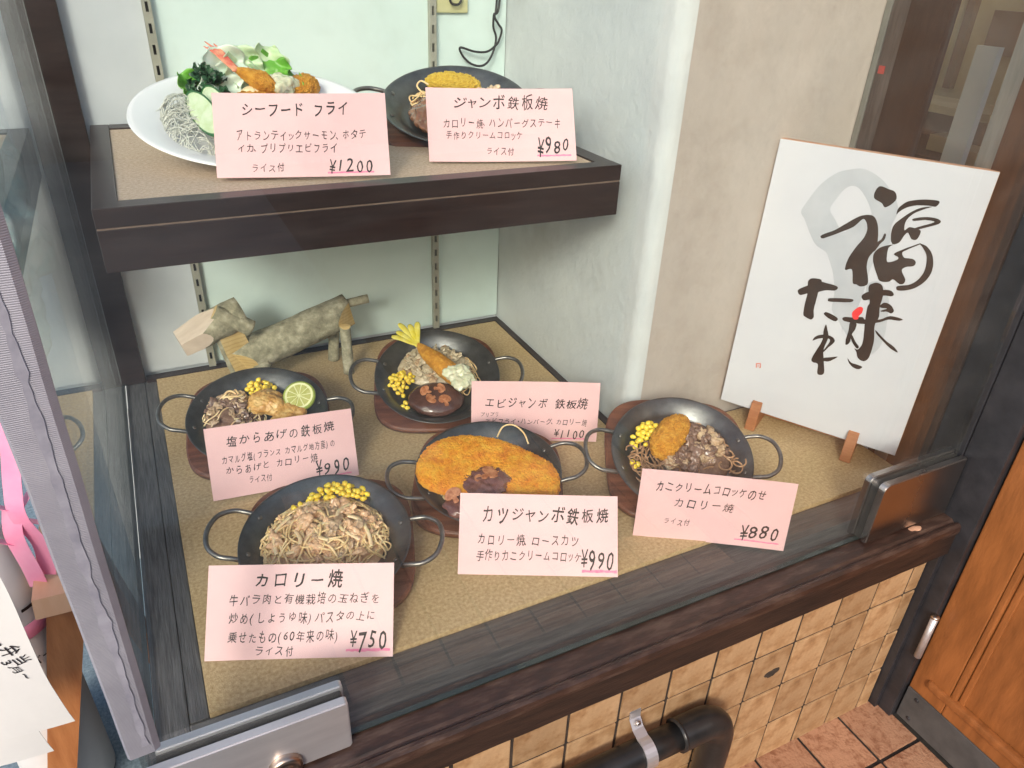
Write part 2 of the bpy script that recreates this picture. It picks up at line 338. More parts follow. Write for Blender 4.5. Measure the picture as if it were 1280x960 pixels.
# plaster pier: face looking left (x=.705) with a rounded arris, return facing the street (y=.275)
def pier():
    pts = [(.705, .80)]
    for k in range(6):
        pts.append((.705, .77 - k*.085))
    cx, cy, r = .729, .299, .024
    for k in range(0, 9):
        a = math.pi + k/8*math.pi/2
        pts.append((cx + r*math.cos(a), cy + r*math.sin(a)))
    return pts
def wall_from(pts, z0, z1, name, mat, nzs=40, amp=.0022, parent=None):
    v = []; f = []
    Z = [z0 + (z1-z0)*k/nzs for k in range(nzs+1)]
    for (x, y) in pts:
        for z in Z:
            p = Vector((x, y, z)); a_ = amp * (nz(p, 14, 2) + .5*nz(p, 45, 4))
            v.append((x + a_, y + a_, z))
    n = len(Z)
    for i in range(len(pts)-1):
        for k in range(nzs): f.append((i*n+k, (i+1)*n+k, (i+1)*n+k+1, i*n+k+1))
    return pyd(name, v, f, mat, parent, True)
sw = tag(wall_from(pier(), -.02, TOP, 'side_wall', M['plaster']), kind='structure')
# solid core behind the render coat so the pier has real depth
core = box('wall_core', (.735, .31, -.43), (1.10, .86, TOP), M['plaster_l'], sw)
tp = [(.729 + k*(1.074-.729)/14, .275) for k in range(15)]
bwall = tag(wall_from(tp, -.02, TOP, 'warm_lit_wall', M['plaster_t'], amp=.0016), kind='structure')
fp = box('case_plinth', (-.06, -.1030, -.43), (1.03, .79, -.064), M['grout']); tag(fp, 'tiled plinth under the glass display case', 'plinth')
# wall tiles on the front of the plinth
xe = [1.03, 1.0005 + .0005]
cols = [(1.0030, 1.0285)]
x = 1.0005
while x > -.06:
    cols.append((x - .077 + .0024, x - .0024)); x -= .077
rows = [(-.1475+.0022, -.0645), (-.240+.0022, -.1475-.0022), (-.334+.0022, -.240-.0022), (-.4275+.0022, -.334-.0022)]
cache = {}
for (x0, x1) in cols:
    for (z0, z1) in rows:
        key = (round(x1-x0, 4), round(z1-z0, 4))
        if key not in cache:
            bm = bmesh.new(); bx(bm, (-key[0]/2, -.0115, -key[1]/2), (key[0]/2, 0, key[1]/2), .0016, 2)
            me = bpy.data.meshes.new('wall_tile'); bm.to_mesh(me); bm.free(); me.materials.append(M['tile']); cache[key] = me
        o = link('wall_tile', cache[key], None, fp); o.location = ((x0+x1)/2 + random.uniform(-.0004, .0004), -.0935 + random.uniform(-.0007, .0004), (z0+z1)/2)
        o.rotation_euler = (random.uniform(-.006, .006), random.uniform(-.004, .004), random.uniform(-.008, .008))
chip = blob('chip', (.7405, -.1052, -.197), (.013, .0012, .008), M['grout'], fp, amp=.9, sc=120, sub=3, seed=4); chip['label'] = 'dark chipped patch in the glaze of one tile'
# dark timber base the particle board lies on
cb = tag(empty('timber_frame', (0, 0, 0)), 'dark stained timber base frame of the display case around the particle board', 'frame')
box('front_sill', (-.02, -.068, -.05), (1.070, .0, -.006), M['darkwood'], cb, .0015)
box('left_sill', (-.052, -.068, -.05), (-.0205, .79, -.0065), M['darkwood_y'], cb, .0015)
box('under_panel', (-.0195, .001, -.05), (1.070, .79, -.0085), M['darkwood_y'], cb)
box('left_inner_sill', (-.0195, .0015, -.0083), (-.0012, .786, -.0055), M['darkwood_y'], cb)
# L shaped particle board
bm = extrude_poly([(0, 0.001), (1.066, 0.001), (1.066, .262), (.690, .262), (.690, .767), (0, .767)], -.008, 0)
bd = from_bm('display_board', bm, M['board']); tag(bd, 'tan particle board sheet lining the floor of the display case', 'board')
box('edge_strip', (-.0165, .7680, -.0082), (.7035, .7865, .0015), M['shelfwood'], cb, .0008)
box('edge_strip', (.6915, .2635, -.0082), (.7045, .7675, .0012), M['shelfwood'], cb, .0008)
# ledge with bead
lg = tag(empty('window_ledge', (0, 0, 0)), 'worn dark brown wooden ledge running along the bottom of the front glass', 'ledge')
def prism_x(name, prof, x0, x1, mat, parent, n=40, wob=.0006):
    v = []; f = []; m = len(prof)
    for k in range(n+1):
        x = x0 + (x1-x0)*k/n
        for (y, z) in prof:
            v.append((x, y + wob*nz((x, y, z), 30, 1), z + wob*nz((x, y, z), 30, 2)))
    for k in range(n):
        for i in range(m): f.append((k*m+i, k*m+(i+1) % m, (k+1)*m+(i+1) % m, (k+1)*m+i))
    f.append(tuple(range(m))[::-1]); f.append(tuple(n*m+i for i in range(m)))
    me = bpy.data.meshes.new(name); me.from_pydata(v, [], f); me.update()
    bm = bmesh.new(); bm.from_mesh(me); bmesh.ops.recalc_face_normals(bm, faces=bm.faces); bm.to_mesh(me); bm.free()
    return link(name, me, mat, parent)
prism_x('ledge_board', [(-.0685, -.003), (-.108, -.0035), (-.1105, -.0065), (-.1135, -.0065), (-.1165, -.0035), (-.1205, -.0035), (-.1235, -.007), (-.1245, -.014), (-.1235, -.0205), (-.0685, -.0205)], -.075, 1.044, M['ledge'], lg)
prism_x('ledge_apron', [(-.0686, -.021), (-.1205, -.021), (-.1215, -.0225), (-.1215, -.0615), (-.1195, -.0635), (-.0686, -.0635)], -.075, 1.043, M['ledgeface'], lg)
# worn patch and repair near the right clamp
blob('worn_patch', (.965, -.100, -.0036), (.013, .006, .0011), M['signedge'], lg, amp=.7, sc=100, sub=3, seed=3)

# ------------------------------------------------------------------ glass
fg = box('front_glass', (-.0485, -.084, .0005), (1.030, -.078, TOP), M['glass']); tag(fg, 'large clear pane closing the front of the display case', 'glass pane')
box('glass_edge', (-.0485, -.0842, -.0012), (1.030, -.0778, .0003), M['glasse'], fg)
lgp = box('side_glass', (-.0580, -.077, .0005), (-.0530, .770, TOP), M['glass']); tag(lgp, 'clear side pane on the left of the display case', 'glass pane')
box('glass_edge', (-.0582, -.077, -.0015), (-.0528, .770, .0003), M['glasse'], lgp)
# vertical ribbed strip on the glass corner
bm = bmesh.new()
prof = [(-.0625, -.0700), (-.0632, -.0885), (-.0610, -.0915), (-.0345, -.0905), (-.0300, -.0872), (-.0300, -.0852), (-.0570, -.0862), (-.0595, -.0700)]
vv = []
for z in [.088 + k*(TOP-.088)/60 for k in range(61)]:
    t_ = (z-.088)
    vv.append([bm.verts.new((x - (.011*t_ if x < -.05 else -.010*t_ - .0) + .0008*nz((0, 0, z), 12, 1) - (.007 if x > -.05 else 0), y, z)) for x, y in prof])
for k in range(60):
    for i in range(len(prof)): bm.faces.new((vv[k][i], vv[k][(i+1) % len(prof)], vv[k+1][(i+1) % len(prof)], vv[k+1][i]))
bm.faces.new(vv[0]); bm.faces.new(vv[-1][::-1])
bmesh.ops.recalc_face_normals(bm, faces=bm.faces)
cs = from_bm('corner_strip', bm, M['corner']); tag(cs, 'pale ribbed plastic strip covering the left front corner of the glass', 'strip')
V = []; F = []
for k in range(120):
    z = .10 + k*.0068; t_ = z-.088; xm = -.0470 + .0008*t_ + .0020*nz((0, 0, z), 9, 5)
    w2 = .0014 + .0030*abs(nz((0, 0, z), 60, 2)) + .0022*abs(nz((0, 0, z), 170, 7)); V += [(xm-w2, -.0916, z), (xm+w2, -.0916, z)]
for k in range(119): F.append((2*k, 2*k+1, 2*k+3, 2*k+2))
o_ = pyd('trapped_dirt_line', V, F, pm('strip_dirt', (.20, .20, .25), (.30, .30, .36), 60, .5), cs); md = o_.modifiers.new('t', 'SOLIDIFY'); md.thickness = .0001
# clamps
def rounded(x0, x1, z0, z1, r, corners):
    pts = []
    for (cx, cz, a0, key) in ((x1-r, z0+r, -90, 'br'), (x1-r, z1-r, 0, 'tr'), (x0+r, z1-r, 90, 'tl'), (x0+r, z0+r, 180, 'bl')):
        if key in corners:
            for k in range(7):
                a_ = R(a0 + 90*k/6); pts.append((cx + r*math.cos(a_), cz + r*math.sin(a_)))
        else:
            pts.append({'br': (x1, z0), 'tr': (x1, z1), 'tl': (x0, z1), 'bl': (x0, z0)}[key])
    return pts
def plate(name, pts, y0, y1, mat, parent, bev=.0012):
    bm = extrude_poly(pts, 0, 1)
    for v in bm.verts: v.co = Vector((v.co.x, y0 if v.co.z < .5 else y1, v.co.y))
    bmesh.ops.recalc_face_normals(bm, faces=bm.faces)
    es = [e for e in bm.edges if abs(e.verts[0].co.y-e.verts[1].co.y) < 1e-6]
    bmesh.ops.bevel(bm, geom=es, offset=bev, segments=2, affect='EDGES')
    return from_bm(name, bm, mat, parent)
c1 = tag(empty('glass_clamp', (0, 0, 0)), 'brushed steel glass clamp with round lock at the lower left corner', 'clamp')
P = rounded(-.060, .126, -.001, .0665, .004, ('tr', 'br'))
plate('front_plate', P, -.0965, -.0862, M['chrome'], c1)
plate('back_plate', rounded(-.045, .126, .0005, .0675, .004, ('tr', 'br')), -.0758, -.0660, M['chrome'], c1)
plate('gasket', rounded(-.045, .1235, .0005, .0630, .003, ('tr', 'br')), -.0861, -.0759, M['rubber'], c1, .0003)
v, f = lathe([(0, -.007), (.0075, -.007), (.0085, -.0065), (.0088, -.0078), (.0135, -.0078), (.0158, -.0055), (.0165, -.002), (.0165, 0)], 40)
v = [(x, z, y) for x, y, z in v]
lk = pyd('lock', v, [q[::-1] for q in f], M['brass'], c1, True); lk.location = (.0600, -.0966, .0100)
box('keyhole', (-.0012, -.0077, -.005), (.0012, -.0068, .005), M['slot'], lk)
c2 = tag(empty('glass_clamp', (0, 0, 0)), 'plain darker steel glass clamp at the right end by the black post', 'clamp')
plate('front_plate', rounded(.8655, 1.036, .0005, .1015, .011, ('tl',)), -.0965, -.0862, M['chromed'], c2)
plate('back_plate', rounded(.8615, 1.036, .0005, .1035, .011, ('tl',)), -.0758, -.0660, M['chromed'], c2)
plate('gasket', rounded(.867, 1.034, .0008, .098, .009, ('tl',)), -.0861, -.0759, M['rubber'], c2, .0003)
# back left post
pl = tag(box('corner_post', (-.0575, .7705, -.005), (-.0175, .7875, TOP), M['shelfwood'], None, .0015), 'dark wooden post in the back left corner of the case', 'post')

# ------------------------------------------------------------------ right end: post, boards, pane, door
ep = tag(empty('door_post', (0, 0, 0)), 'black timber post between the case and the orange door', 'post')
box('post_front', (1.040, -.142, -.43), (1.070, -.0875, TOP), M['postblack'], ep, .0015)
box('post_lip', (1.031, -.118, -.43), (1.0395, -.094, -.064), M['postblack'], ep, .001)
box('post_side', (1.0385, -.0865, -.05), (1.070, -.078, TOP), M['postblack'], ep, .001)
ew = tag(empty('end_frame', (0, 0, 0)), 'dark wood and metal framed end wall with narrow window at the right of the case', 'frame')
box('black_board', (1.074, -.0775, -.006), (1.087, -.0215, TOP), M['postblack'], ew, .001)
box('brown_board', (1.070, -.0210, -.006), (1.087, .0385, TOP), M['brownwood'], ew, .001)
box('aluminium_bar', (1.072, .0390, -.006), (1.087, .0640, TOP), M['alu'], ew, .001)
box('window_pane', (1.078, .0645, -.006), (1.081, .1655, TOP), M['glass'], ew)
box('brown_board', (1.070, .1660, -.006), (1.087, .2315, TOP), M['darkboard'], ew, .001)
box('grey_strip', (1.073, .2320, -.006), (1.087, .2620, TOP), M['greystrip'], ew, .001)
box('silver_trim', (1.0715, .2622, -.006), (1.087, .2735, TOP), M['alu'], ew, .001)
bxr = box('red_reflection', (1.0715, .247, .571), (1.0727, .257, .582), pm('reflected_red', (.30, .035, .035), (.40, .06, .05), 60, .6), ew)  # blurred red reflection, built as a small coloured plate
# shop interior behind the narrow pane; its panels stand in for reflections
sh = tag(empty('shop_reflection_panels', (1.3, .4, -.43)), 'dim panels and boxes behind the narrow window standing in for its reflections', 'shelving')
def shp(n_, lo, hi, m_):
    o = box(n_, lo, hi, M[m_]); o.parent = sh; o.matrix_parent_inverse = sh.matrix_world.inverted(); o.location = (-1.3, -.4, .43); o.matrix_parent_inverse = Matrix.Identity(4)
shp('added_roof_panel', (1.092, -.28, 1.06), (1.9, 2.2, 1.09), 'shopb')  # unseen roof, added to keep sky light off the shop interior
shp('back_panel', (1.9, -.30, -.43), (1.95, 2.2, 1.6), 'shopd')
shp('beige_panel', (1.45, .15, .476), (1.48, .85, 1.05), 'shopy')
shp('black_cabinet', (1.43, .15, -.43), (1.60, .95, .4755), 'shopd')
shp('upright', (1.20, .165, -.43), (1.212, .200, .615), 'shopg')
shp('upright', (1.23, .150, -.43), (1.236, .156, .58), 'shopg')
shp('ledge', (1.29, .12, .4985), (1.3995, .60, .511), 'shopy')
shp('dark_picture', (1.4350, .275, .585), (1.4495, .345, .655), 'shopb')
shp('brown_frame', (1.4350, .385, .52), (1.4495, .40, .95), 'shopb')
shp('folded_cloth', (1.30, .262, .436), (1.34, .300, .462), 'shopy')
shp('shelf_plank', (1.25, .14, .4235), (1.4295, .60, .4345), 'shopd')
shp('beige_parcel', (1.27, .185, .4347), (1.33, .235, .455), 'shopy')
# door, opened outwards
dr = tag(empty('wooden_door', (1.05, -.145, -.42)), 'orange brown panelled wooden door with dark metal kick plate standing open', 'door')
def dpart(n_, lo, hi, m_, bev=0):
    o = box(n_, (lo[0]-1.05, lo[1]+.145, lo[2]+.42), (hi[0]-1.05, hi[1]+.145, hi[2]+.42), M[m_], dr, bev); return o
dpart('hinge_stile', (1.054, -.205, -.418), (1.094, -.1445, 1.5), 'door', .002)
dpart('free_stile', (1.054, -.95, -.418), (1.094, -.89, 1.5), 'door', .002)
dpart('bottom_rail', (1.054, -.8895, -.418), (1.094, -.2055, -.318), 'door', .002)
dpart('panel', (1.062, -.8895, -.3175), (1.088, -.2055, 1.5), 'door')
dpart('moulding', (1.0535, -.216, -.317), (1.0618, -.2058, 1.5), 'door', .003)
dpart('moulding', (1.0575, -.227, -.305), (1.0618, -.2175, 1.5), 'door', .002)
dpart('moulding', (1.0470, -.8892, -.3172), (1.0617, -.1700, -.3020), 'door', .004)
dpart('kick_plate', (1.0505, -.94, -.416), (1.0537, -.1455, -.345), 'kick', .001)
for (yy, zz) in ((-.166, -.358), (-.166, -.405), (-.40, -.358)):
    s_ = blob('screw', (1.0503-1.05, yy+.145, zz+.42), (.0016, .004, .004), M['postblack'], dr, amp=0, sub=2)
bm = bmesh.new(); sweep(bm, [Vector((1.0335, -.146, -.262)), Vector((1.0335, -.146, -.175))], .0055, 16)
hg = from_bm('hinge', bm, M['chrome'], None, True); hg.parent = dr; hg.matrix_parent_inverse = Matrix.Translation((-1.05, .145, .42))
blob('hinge_cap', (1.0335-1.05, -.146+.145, -.172+.42), (.0068, .0068, .004), M['brass'], dr, amp=0, sub=3)
# pipe
pp = tag(empty('drain_pipe', (0, 0, 0)), 'black pipe running along the foot of the tiled plinth and bending down', 'pipe')
PY, PZ = -.134, -.186
bm = bmesh.new(); sweep(bm, [Vector((x, PY, PZ)) for x in (-.1, .1, .3, .5, .545)], .0188, 32); from_bm('pipe_run', bm, M['blackmetal'], pp, True)
el = [(.542, PY, PZ), (.570, PY, PZ), (.590, PY, PZ-.002), (.606, PY, PZ-.011), (.615, PY, PZ-.026), (.618, PY, PZ-.045), (.618, PY, PZ-.09), (.618, PY, -.4275)]
tube('elbow', el, .0222, M['blackmetal'], pp, 32, n=5)
bm = bmesh.new(); sweep(bm, [Vector((.540, PY, PZ)), Vector((.5445, PY, PZ))], .0226, 32); bmesh.ops.recalc_face_normals(bm, faces=bm.faces); from_bm('collar', bm, M['blackmetal'], pp, True)
# strap bracket
st = []
for k in range(15):
    a_ = R(75 + 195*k/14); st.append(Vector((.487, PY + .0200*math.cos(a_), PZ + .0200*math.sin(a_))))
st = [Vector((.487, -.1065, -.140)), Vector((.487, -.1075, -.152))] + [Vector((.487, -.118, -.163))] + st
v = []; f = []
for p in st:
    for (dx, dn) in ((-.0085, 0), (.0085, 0), (.0085, 1), (-.0085, 1)):
        d = Vector((0, p.y-PY, p.z-PZ)).normalized() * .0022 * dn
        v.append((p.x+dx, p.y+d.y, p.z+d.z))
for i in range(len(st)-1):
    for k in range(4): f.append((i*4+k, i*4+(k+1) % 4, (i+1)*4+(k+1) % 4, (i+1)*4+k))
sb = pyd('strap', v, f, M['chrome'], pp)
blob('bolt', (.487, -.1145, -.154), (.0045, .0035, .0045), M['chromed'], pp, amp=0, sub=3)

# ------------------------------------------------------------------ shelf
sf = tag(empty('shelf', (0, .319, .375)), 'dark wooden display shelf with cork top fixed to the back wall', 'shelf')
def spart(n_, lo, hi, m_, bev=0): return box(n_, (lo[0], lo[1]-.319, lo[2]-.375), (hi[0], hi[1]-.319, hi[2]-.375), M[m_], sf, bev)
spart('front_rail', (-.012, .319, .375), (.668, .342, .4240), 'shelfwood', .001)
spart('edge_line', (-.0113, .3196, .4241), (.6673, .340, .4259), 'shelfline')
spart('front_cap', (-.012, .319, .4260), (.668, .3465, .4483), 'shelfwood', .001)
spart('side_rail', (-.012, .3425, .375), (.014, .786, .4478), 'shelfwood', .001)
spart('side_rail', (.640, .3425, .375), (.668, .786, .4478), 'shelfwood', .001)
spart('back_rail', (.0145, .755, .375), (.6395, .786, .4478), 'shelfwood', .001)
spart('cork_top', (.0145, .347, .436), (.6395, .7545, .4455), 'cork')
spart('bottom_panel', (.0145, .3425, .378), (.6395, .7545, .384), 'cork')  # unseen underside, made pale to bounce light onto the back wall
# shelf standards (slotted steel)
def standard(x, label, z0=.002):
    s = tag(empty('shelf_standard', (x, .7875, 0)), label, 'shelf standard', 'slotted shelf standards on the back wall')
    W = .0062
    box('channel_back', (-W+.001, -.0035, z0), (W-.001, -.0005, TOP), M['slot'], s)
    bm = bmesh.new()
    bx(bm, (-W, -.011, z0), (-.0022, -.0006, TOP)); bx(bm, (.0022, -.011, z0), (W, -.0006, TOP))
    k = 0; z = z0
    while z < TOP - .03:
        bx(bm, (-.0023, -.0108, z), (.0023, -.0085, z+.0155)); z += .0295
    from_bm('slotted_face', bm, M['steel'], s)
    return s
standard(.100, 'steel shelf standard behind the oval plate and carved log animal')
standard(.556, 'steel shelf standard beside the wall outlet in the middle of the back wall')
# outlet + cable
ot = tag(empty('wall_outlet', (.594, .787, .655)), 'yellowed wall outlet plate beside the middle shelf standard', 'outlet')
box('cover_plate', (-.030, -.006, -.044), (.030, -.0006, .044), M['outlet'], ot, .002)
box('socket', (-.011, -.0075, -.018), (.011, -.0061, .018), M['outlet'], ot, .001)
tube('plug_lead', [(-.006, -.010, .01), (-.008, -.014, -.022), (0.0, -.015, -.030), (.012, -.014, -.026), (.016, -.010, .0)], .0022, M['cable'], ot, 10)
CB = [(0.683, 0.95), (.684, .80), (0.683, 0.6333), (0.6714, 0.609), (0.6793, 0.5947), (0.6883, 0.5845), (0.6853, 0.5678), (0.678, 0.5594), (0.658, 0.549), (0.6329, 0.5492), (0.6066, 0.5556), (0.6131, 0.541), (0.6282, 0.5282), (0.6459, 0.5249), (0.6609, 0.532), (0.6742, 0.551), (0.6786, 0.572), (0.671, 0.5885), (0.6694, 0.6089), (0.6756, 0.6331), (.678, .80), (.678, .95)]
cpts = [(x, .773 + .004*math.sin(i*1.3), z) for i, (x, z) in enumerate(CB)]
tag(tube('power_cable', cpts, .0021, M['cable'], None, 8), 'thin black electric cable hanging in a loop down the back wall', 'cable')

tp_ = tag(box('added_top_glass', (-.0525, -.076, TOP+.001), (1.030, .786, TOP+.007), M['glass']), 'unseen clear pane added over the display case to let sky light in', 'glass pane')  # out of view, glazed so sky light fills the deep interior

# unseen dark facade, added to cut the bright veil mirrored in the glass
ob = tag(empty('added_facade', (0, -4.6, -.43)), 'brown boarded facade added behind the viewer to darken the glass reflections', 'added backdrop')
box('wall', (-6, -.3, 0), (7, 0, 2.1), M['brownwood'], ob)
for k in range(7):
    box('window', (-5.4+k*1.75, .001, .8), (-4.4+k*1.75, .03, 1.7), M['shopd'], ob)
box('cornice', (-6.1, -.35, 2.101), (7.1, .25, 2.2), M['shopb'], ob)

# ================================================================== PANS AND TRIVETS
def frame(x, y, z, yaw, tau):
    y_, t = R(yaw), R(tau)
    X = Vector((math.cos(y_), math.sin(y_), 0)); B = Vector((-math.sin(y_), math.cos(y_), 0)); Z = Vector((0, 0, 1))
    Y = B*math.cos(t) + Z*math.sin(t); N_ = -B*math.sin(t) + Z*math.cos(t)
    m = Matrix.Identity(4)
    for i in range(3):
        m[i][0] = X[i]; m[i][1] = Y[i]; m[i][2] = N_[i]; m[i][3] = (x, y, z)[i]
    return m
TD = .100                                    # half depth of a trivet, its front edge rests on the board
def place(x, y, yaw, tau, base=0.0):
    z0 = .118*math.sin(R(tau)) + .042*math.cos(R(tau)) + .001
    z1 = TD*math.sin(R(tau)) + .040*math.cos(R(tau)) + .001
    k = (.70 - z1)/(.70 - z0)
    return frame(.0393 + (x-.0393)*k, -.5752 + (y+.5752)*k, z1 + base, yaw, tau)
FR = {
 'front': (place(.166, .151, -17, 10), .106, -8, 10),
 'left': (place(.138, .463, -9, 14), .106, -11, 14),
 'mid': (place(.435, .459, -20, 19), .107, 0, 19),
 'katsu': (place(.414, .203, -27, 8), .106, 13, 8),
 'right': (place(.680, .102, -27, 20), .105, 0, 20),
 'top': (frame(.51, .559, .500, -22, 20), .117, 2, 20),
}
pan_meshes = {}
def pan_body():
    prof = [(0, -.0215), (.070, -.0215), (.0755, -.0205), (.081, -.0165), (.0925, -.0055), (.1035, -.0008), (.1060, 0), (.1068, -.0006), (.1060, -.0016), (.1035, -.0026), (.0935, -.0075), (.082, -.019), (.0765, -.0235), (.070, -.0245), (0, -.0245)]
    v, f = lathe(prof, 96); me = bpy.data.meshes.new('pan_body'); me.from_pydata(v, [], f); me.update()
    bm = bmesh.new(); bm.from_mesh(me); bmesh.ops.remove_doubles(bm, verts=bm.verts, dist=1e-5); bmesh.ops.recalc_face_normals(bm, faces=bm.faces)
    for v_ in bm.verts:
        v_.co += Vector((0, 0, 1)) * .0004 * nz(v_.co, 25, 2)
    bm.to_mesh(me); bm.free(); me.materials.append(M['iron'])
    for p in me.polygons: p.use_smooth = True
    return me
def handle_mesh():
    pts = [(.0985, .036, -.006), (.108, .0365, -.003), (.124, .036, .000), (.139, .026, .003), (.1455, .009, .005), (.1455, -.009, .005), (.139, -.026, .003), (.124, -.036, .000), (.108, -.0365, -.003), (.0985, -.036, -.006)]
    bm = bmesh.new(); sweep(bm, catmull(pts, 5), .0032, 10); bmesh.ops.recalc_face_normals(bm, faces=bm.faces)
    me = bpy.data.meshes.new('handle'); bm.to_mesh(me); bm.free(); me.materials.append(M['ironrim'])
    for p in me.polygons: p.use_smooth = True
    return me
def trivet_mesh():
    pts = []
    for k in range(64):
        a_ = 2*math.pi*k/64; c, s = math.cos(a_), math.sin(a_); e = 2/3.6
        pts.append((.110*math.copysign(abs(c)**e, c), (.1000 if s < 0 else .122)*math.copysign(abs(s)**e, s)))
    bm = extrude_poly(pts, -.0395, -.0262)
    es = [e for e in bm.edges if abs(e.verts[0].co.z-e.verts[1].co.z) < 1e-6]
    bmesh.ops.bevel(bm, geom=es, offset=.0022, segments=3, affect='EDGES')
    me = bpy.data.meshes.new('trivet'); bm.to_mesh(me); bm.free(); me.materials.append(M['trivet'])
    for p in me.polygons: p.use_smooth = len(p.vertices) < 10
    return me
PB, HM, TM = pan_body(), handle_mesh(), trivet_mesh()
bm = blob_bm((.0032, .0032, .0014), 0, 1, 2); RV = bpy.data.meshes.new('rivet'); bm.to_mesh(RV); bm.free(); RV.materials.append(M['ironrim'])
PL = {
 'front': ('round iron pan nearest the viewer at the lower left, holding beef pasta', 'dark wooden trivet under the nearest pan of beef pasta'),
 'left': ('round iron pan at the back left holding fried chicken and a lime slice', 'dark wooden trivet under the pan with the lime slice'),
 'mid': ('round iron pan at the back holding hamburger steak and yellow tailed shrimp', 'reddish wooden trivet under the pan with the shrimp, near the back wall'),
 'katsu': ('round iron pan in the middle mostly covered by a big orange cutlet', 'brown wooden trivet under the pan with the big cutlet'),
 'right': ('round iron pan on the right next to the calligraphy board, with a croquette', 'red brown wooden trivet under the right pan beside the plaster corner'),
 'top': ('round iron pan up on the shelf behind the right pink card', 'dark wooden trivet under the pan on the shelf'),
}
for k, (mw, r, ha, tau) in FR.items():
    s = r/.106
    p = link('iron_pan', PB); p.matrix_world = mw @ Matrix.Scale(s, 4)
    tag(p, PL[k][0], 'pan', 'round iron pans of sample food')
    for q in (0, 180):
        h = link('handle', HM, None, p); h.rotation_euler.z = R(ha+q)
        for dy in (.030, -.030):
            rv = link('rivet', RV, None, p); a_ = R(ha+q) + math.atan2(dy, .093)
            rv.location = (.0945*math.cos(a_), .0945*math.sin(a_), -.0035); rv.rotation_euler = (0, -.7, a_)
    t = link('trivet', TM); t.matrix_world = mw @ (Matrix.Translation((0, 0, 0.0)) if k != 'top' else Matrix.Scale(1.04, 4))
    tag(t, PL[k][1], 'trivet', 'wooden trivets under the iron pans')
    # small block propping the back edge of the trivet, resting on the board
    base = .4455 if k == 'top' else 0.0
    w_ = mw @ Vector((0, .075, -.0405)); hgt = w_.z - base
    bl = box('prop_block', (-.03, -.006, 0), (.03, .006, max(.004, hgt-.0025)), M['trivet'])
    bl.parent = t; bl.matrix_parent_inverse = t.matrix_world.inverted(); bl.location = (w_.x, w_.y, base + .0005); bl.rotation_euler.z = math.atan2(mw[1][0], mw[0][0])

# ================================================================== FOOD BUILDERS (pan-local coordinates, z=0 is the pan rim)
KERN = []
for s_ in range(3):
    bm = blob_bm((.0050, .0042, .0038), .18, 180, 2, s_)
    for v in bm.verts:
        if v.co.x < 0: v.co.y *= .8; v.co.z *= .85
    me = bpy.data.meshes.new('kernel'); bm.to_mesh(me); bm.free(); me.materials.append(M['corn'])
    for p in me.polygons: p.use_smooth = True
    KERN.append(me)
def inpoly(x, y, P):
    c = False; n = len(P)
    for i in range(n):
        x0, y0 = P[i]; x1, y1 = P[i-1]
        if (y0 > y) != (y1 > y) and x < (x1-x0)*(y-y0)/(y1-y0)+x0: c = not c
    return c
def corn(mw, poly, zb, label, n=(26, 14), strays=(), seed=1, dome=.006):
    rnd = random.Random(seed)
    o = tag(empty('corn_pile', mw=mw), label, 'corn', 'piles of corn kernels')
    cx = sum(p[0] for p in poly)/len(poly); cy = sum(p[1] for p in poly)/len(poly)
    for layer, cnt in enumerate(n):
        pts = []; sc = 1 - .28*layer; tries = 0
        while len(pts) < cnt and tries < 4000:
            tries += 1
            x = rnd.uniform(-.12, .12); y = rnd.uniform(-.12, .12)
            if not inpoly(cx+(x-cx)/sc, cy+(y-cy)/sc, poly): continue
            if any((x-a)**2+(y-b)**2 < .0066**2 for a, b in pts): continue
            pts.append((x, y))
        for (x, y) in pts:
            k = link('kernel', rnd.choice(KERN), None, o)
            d = math.hypot(x-cx, y-cy)
            k.location = (x, y, zb + layer*.0058 + dome*max(0, 1-d/.03) + rnd.uniform(-.0006, .0008))
            k.rotation_euler = (rnd.uniform(-.6, .6), rnd.uniform(-.7, .7), rnd.uniform(0, 6.3)); k.scale = [rnd.uniform(.9, 1.12)]*3
    for (x, y) in strays:
        k = link('kernel', rnd.choice(KERN), None, o); k.location = (x, y, zb); k.rotation_euler.z = rnd.uniform(0, 6)
    return o
def mound(x, y, c, rx, ry, h): 
    d = ((x-c[0])/rx)**2 + ((y-c[1])/ry)**2
    return h*max(0, 1-d)**.6
def strands(name, parent, c, rx, ry, zb, h, n, r, mat, seed=1, length=.09, seg=5, hug=.0, lo=0.0):
    rnd = random.Random(seed); bm = bmesh.new()
    for i in range(n):
        a_ = rnd.uniform(0, 6.28); rr = math.sqrt(rnd.uniform(lo, 1))*.93
        x, y = c[0]+rx*rr*math.cos(a_), c[1]+ry*rr*math.sin(a_)
        th = a_ + math.pi/2 + rnd.uniform(-.5, .5) if rnd.random() < .6 else rnd.uniform(0, 6.28)
        cur = rnd.uniform(-45, 45); pts = []; zo = rnd.uniform(-.001, .0022); m_ = max(8, int(length/.005)); ph = rnd.uniform(0, 6)
        for k in range(m_):
            d = ((x-c[0])/rx)**2 + ((y-c[1])/ry)**2
            if d > .95:
                th2 = math.atan2(c[1]-y, c[0]-x); dd = (th2-th+math.pi) % (2*math.pi)-math.pi; th += dd*.35
            pts.append(Vector((x, y, zb + mound(x, y, c, rx, ry, h) + zo + .0018*math.sin(k*.9+ph))))
            cur += rnd.uniform(-18, 18); cur = max(-90, min(90, cur)); th += cur*.005
            x += .005*math.cos(th); y += .005*math.sin(th)
        sweep(bm, catmull(pts, 2), r*rnd.uniform(.85, 1.15), seg)
    o = from_bm(name, bm, mat, parent, True); return tag(o, kind='stuff') if n > 20 else o
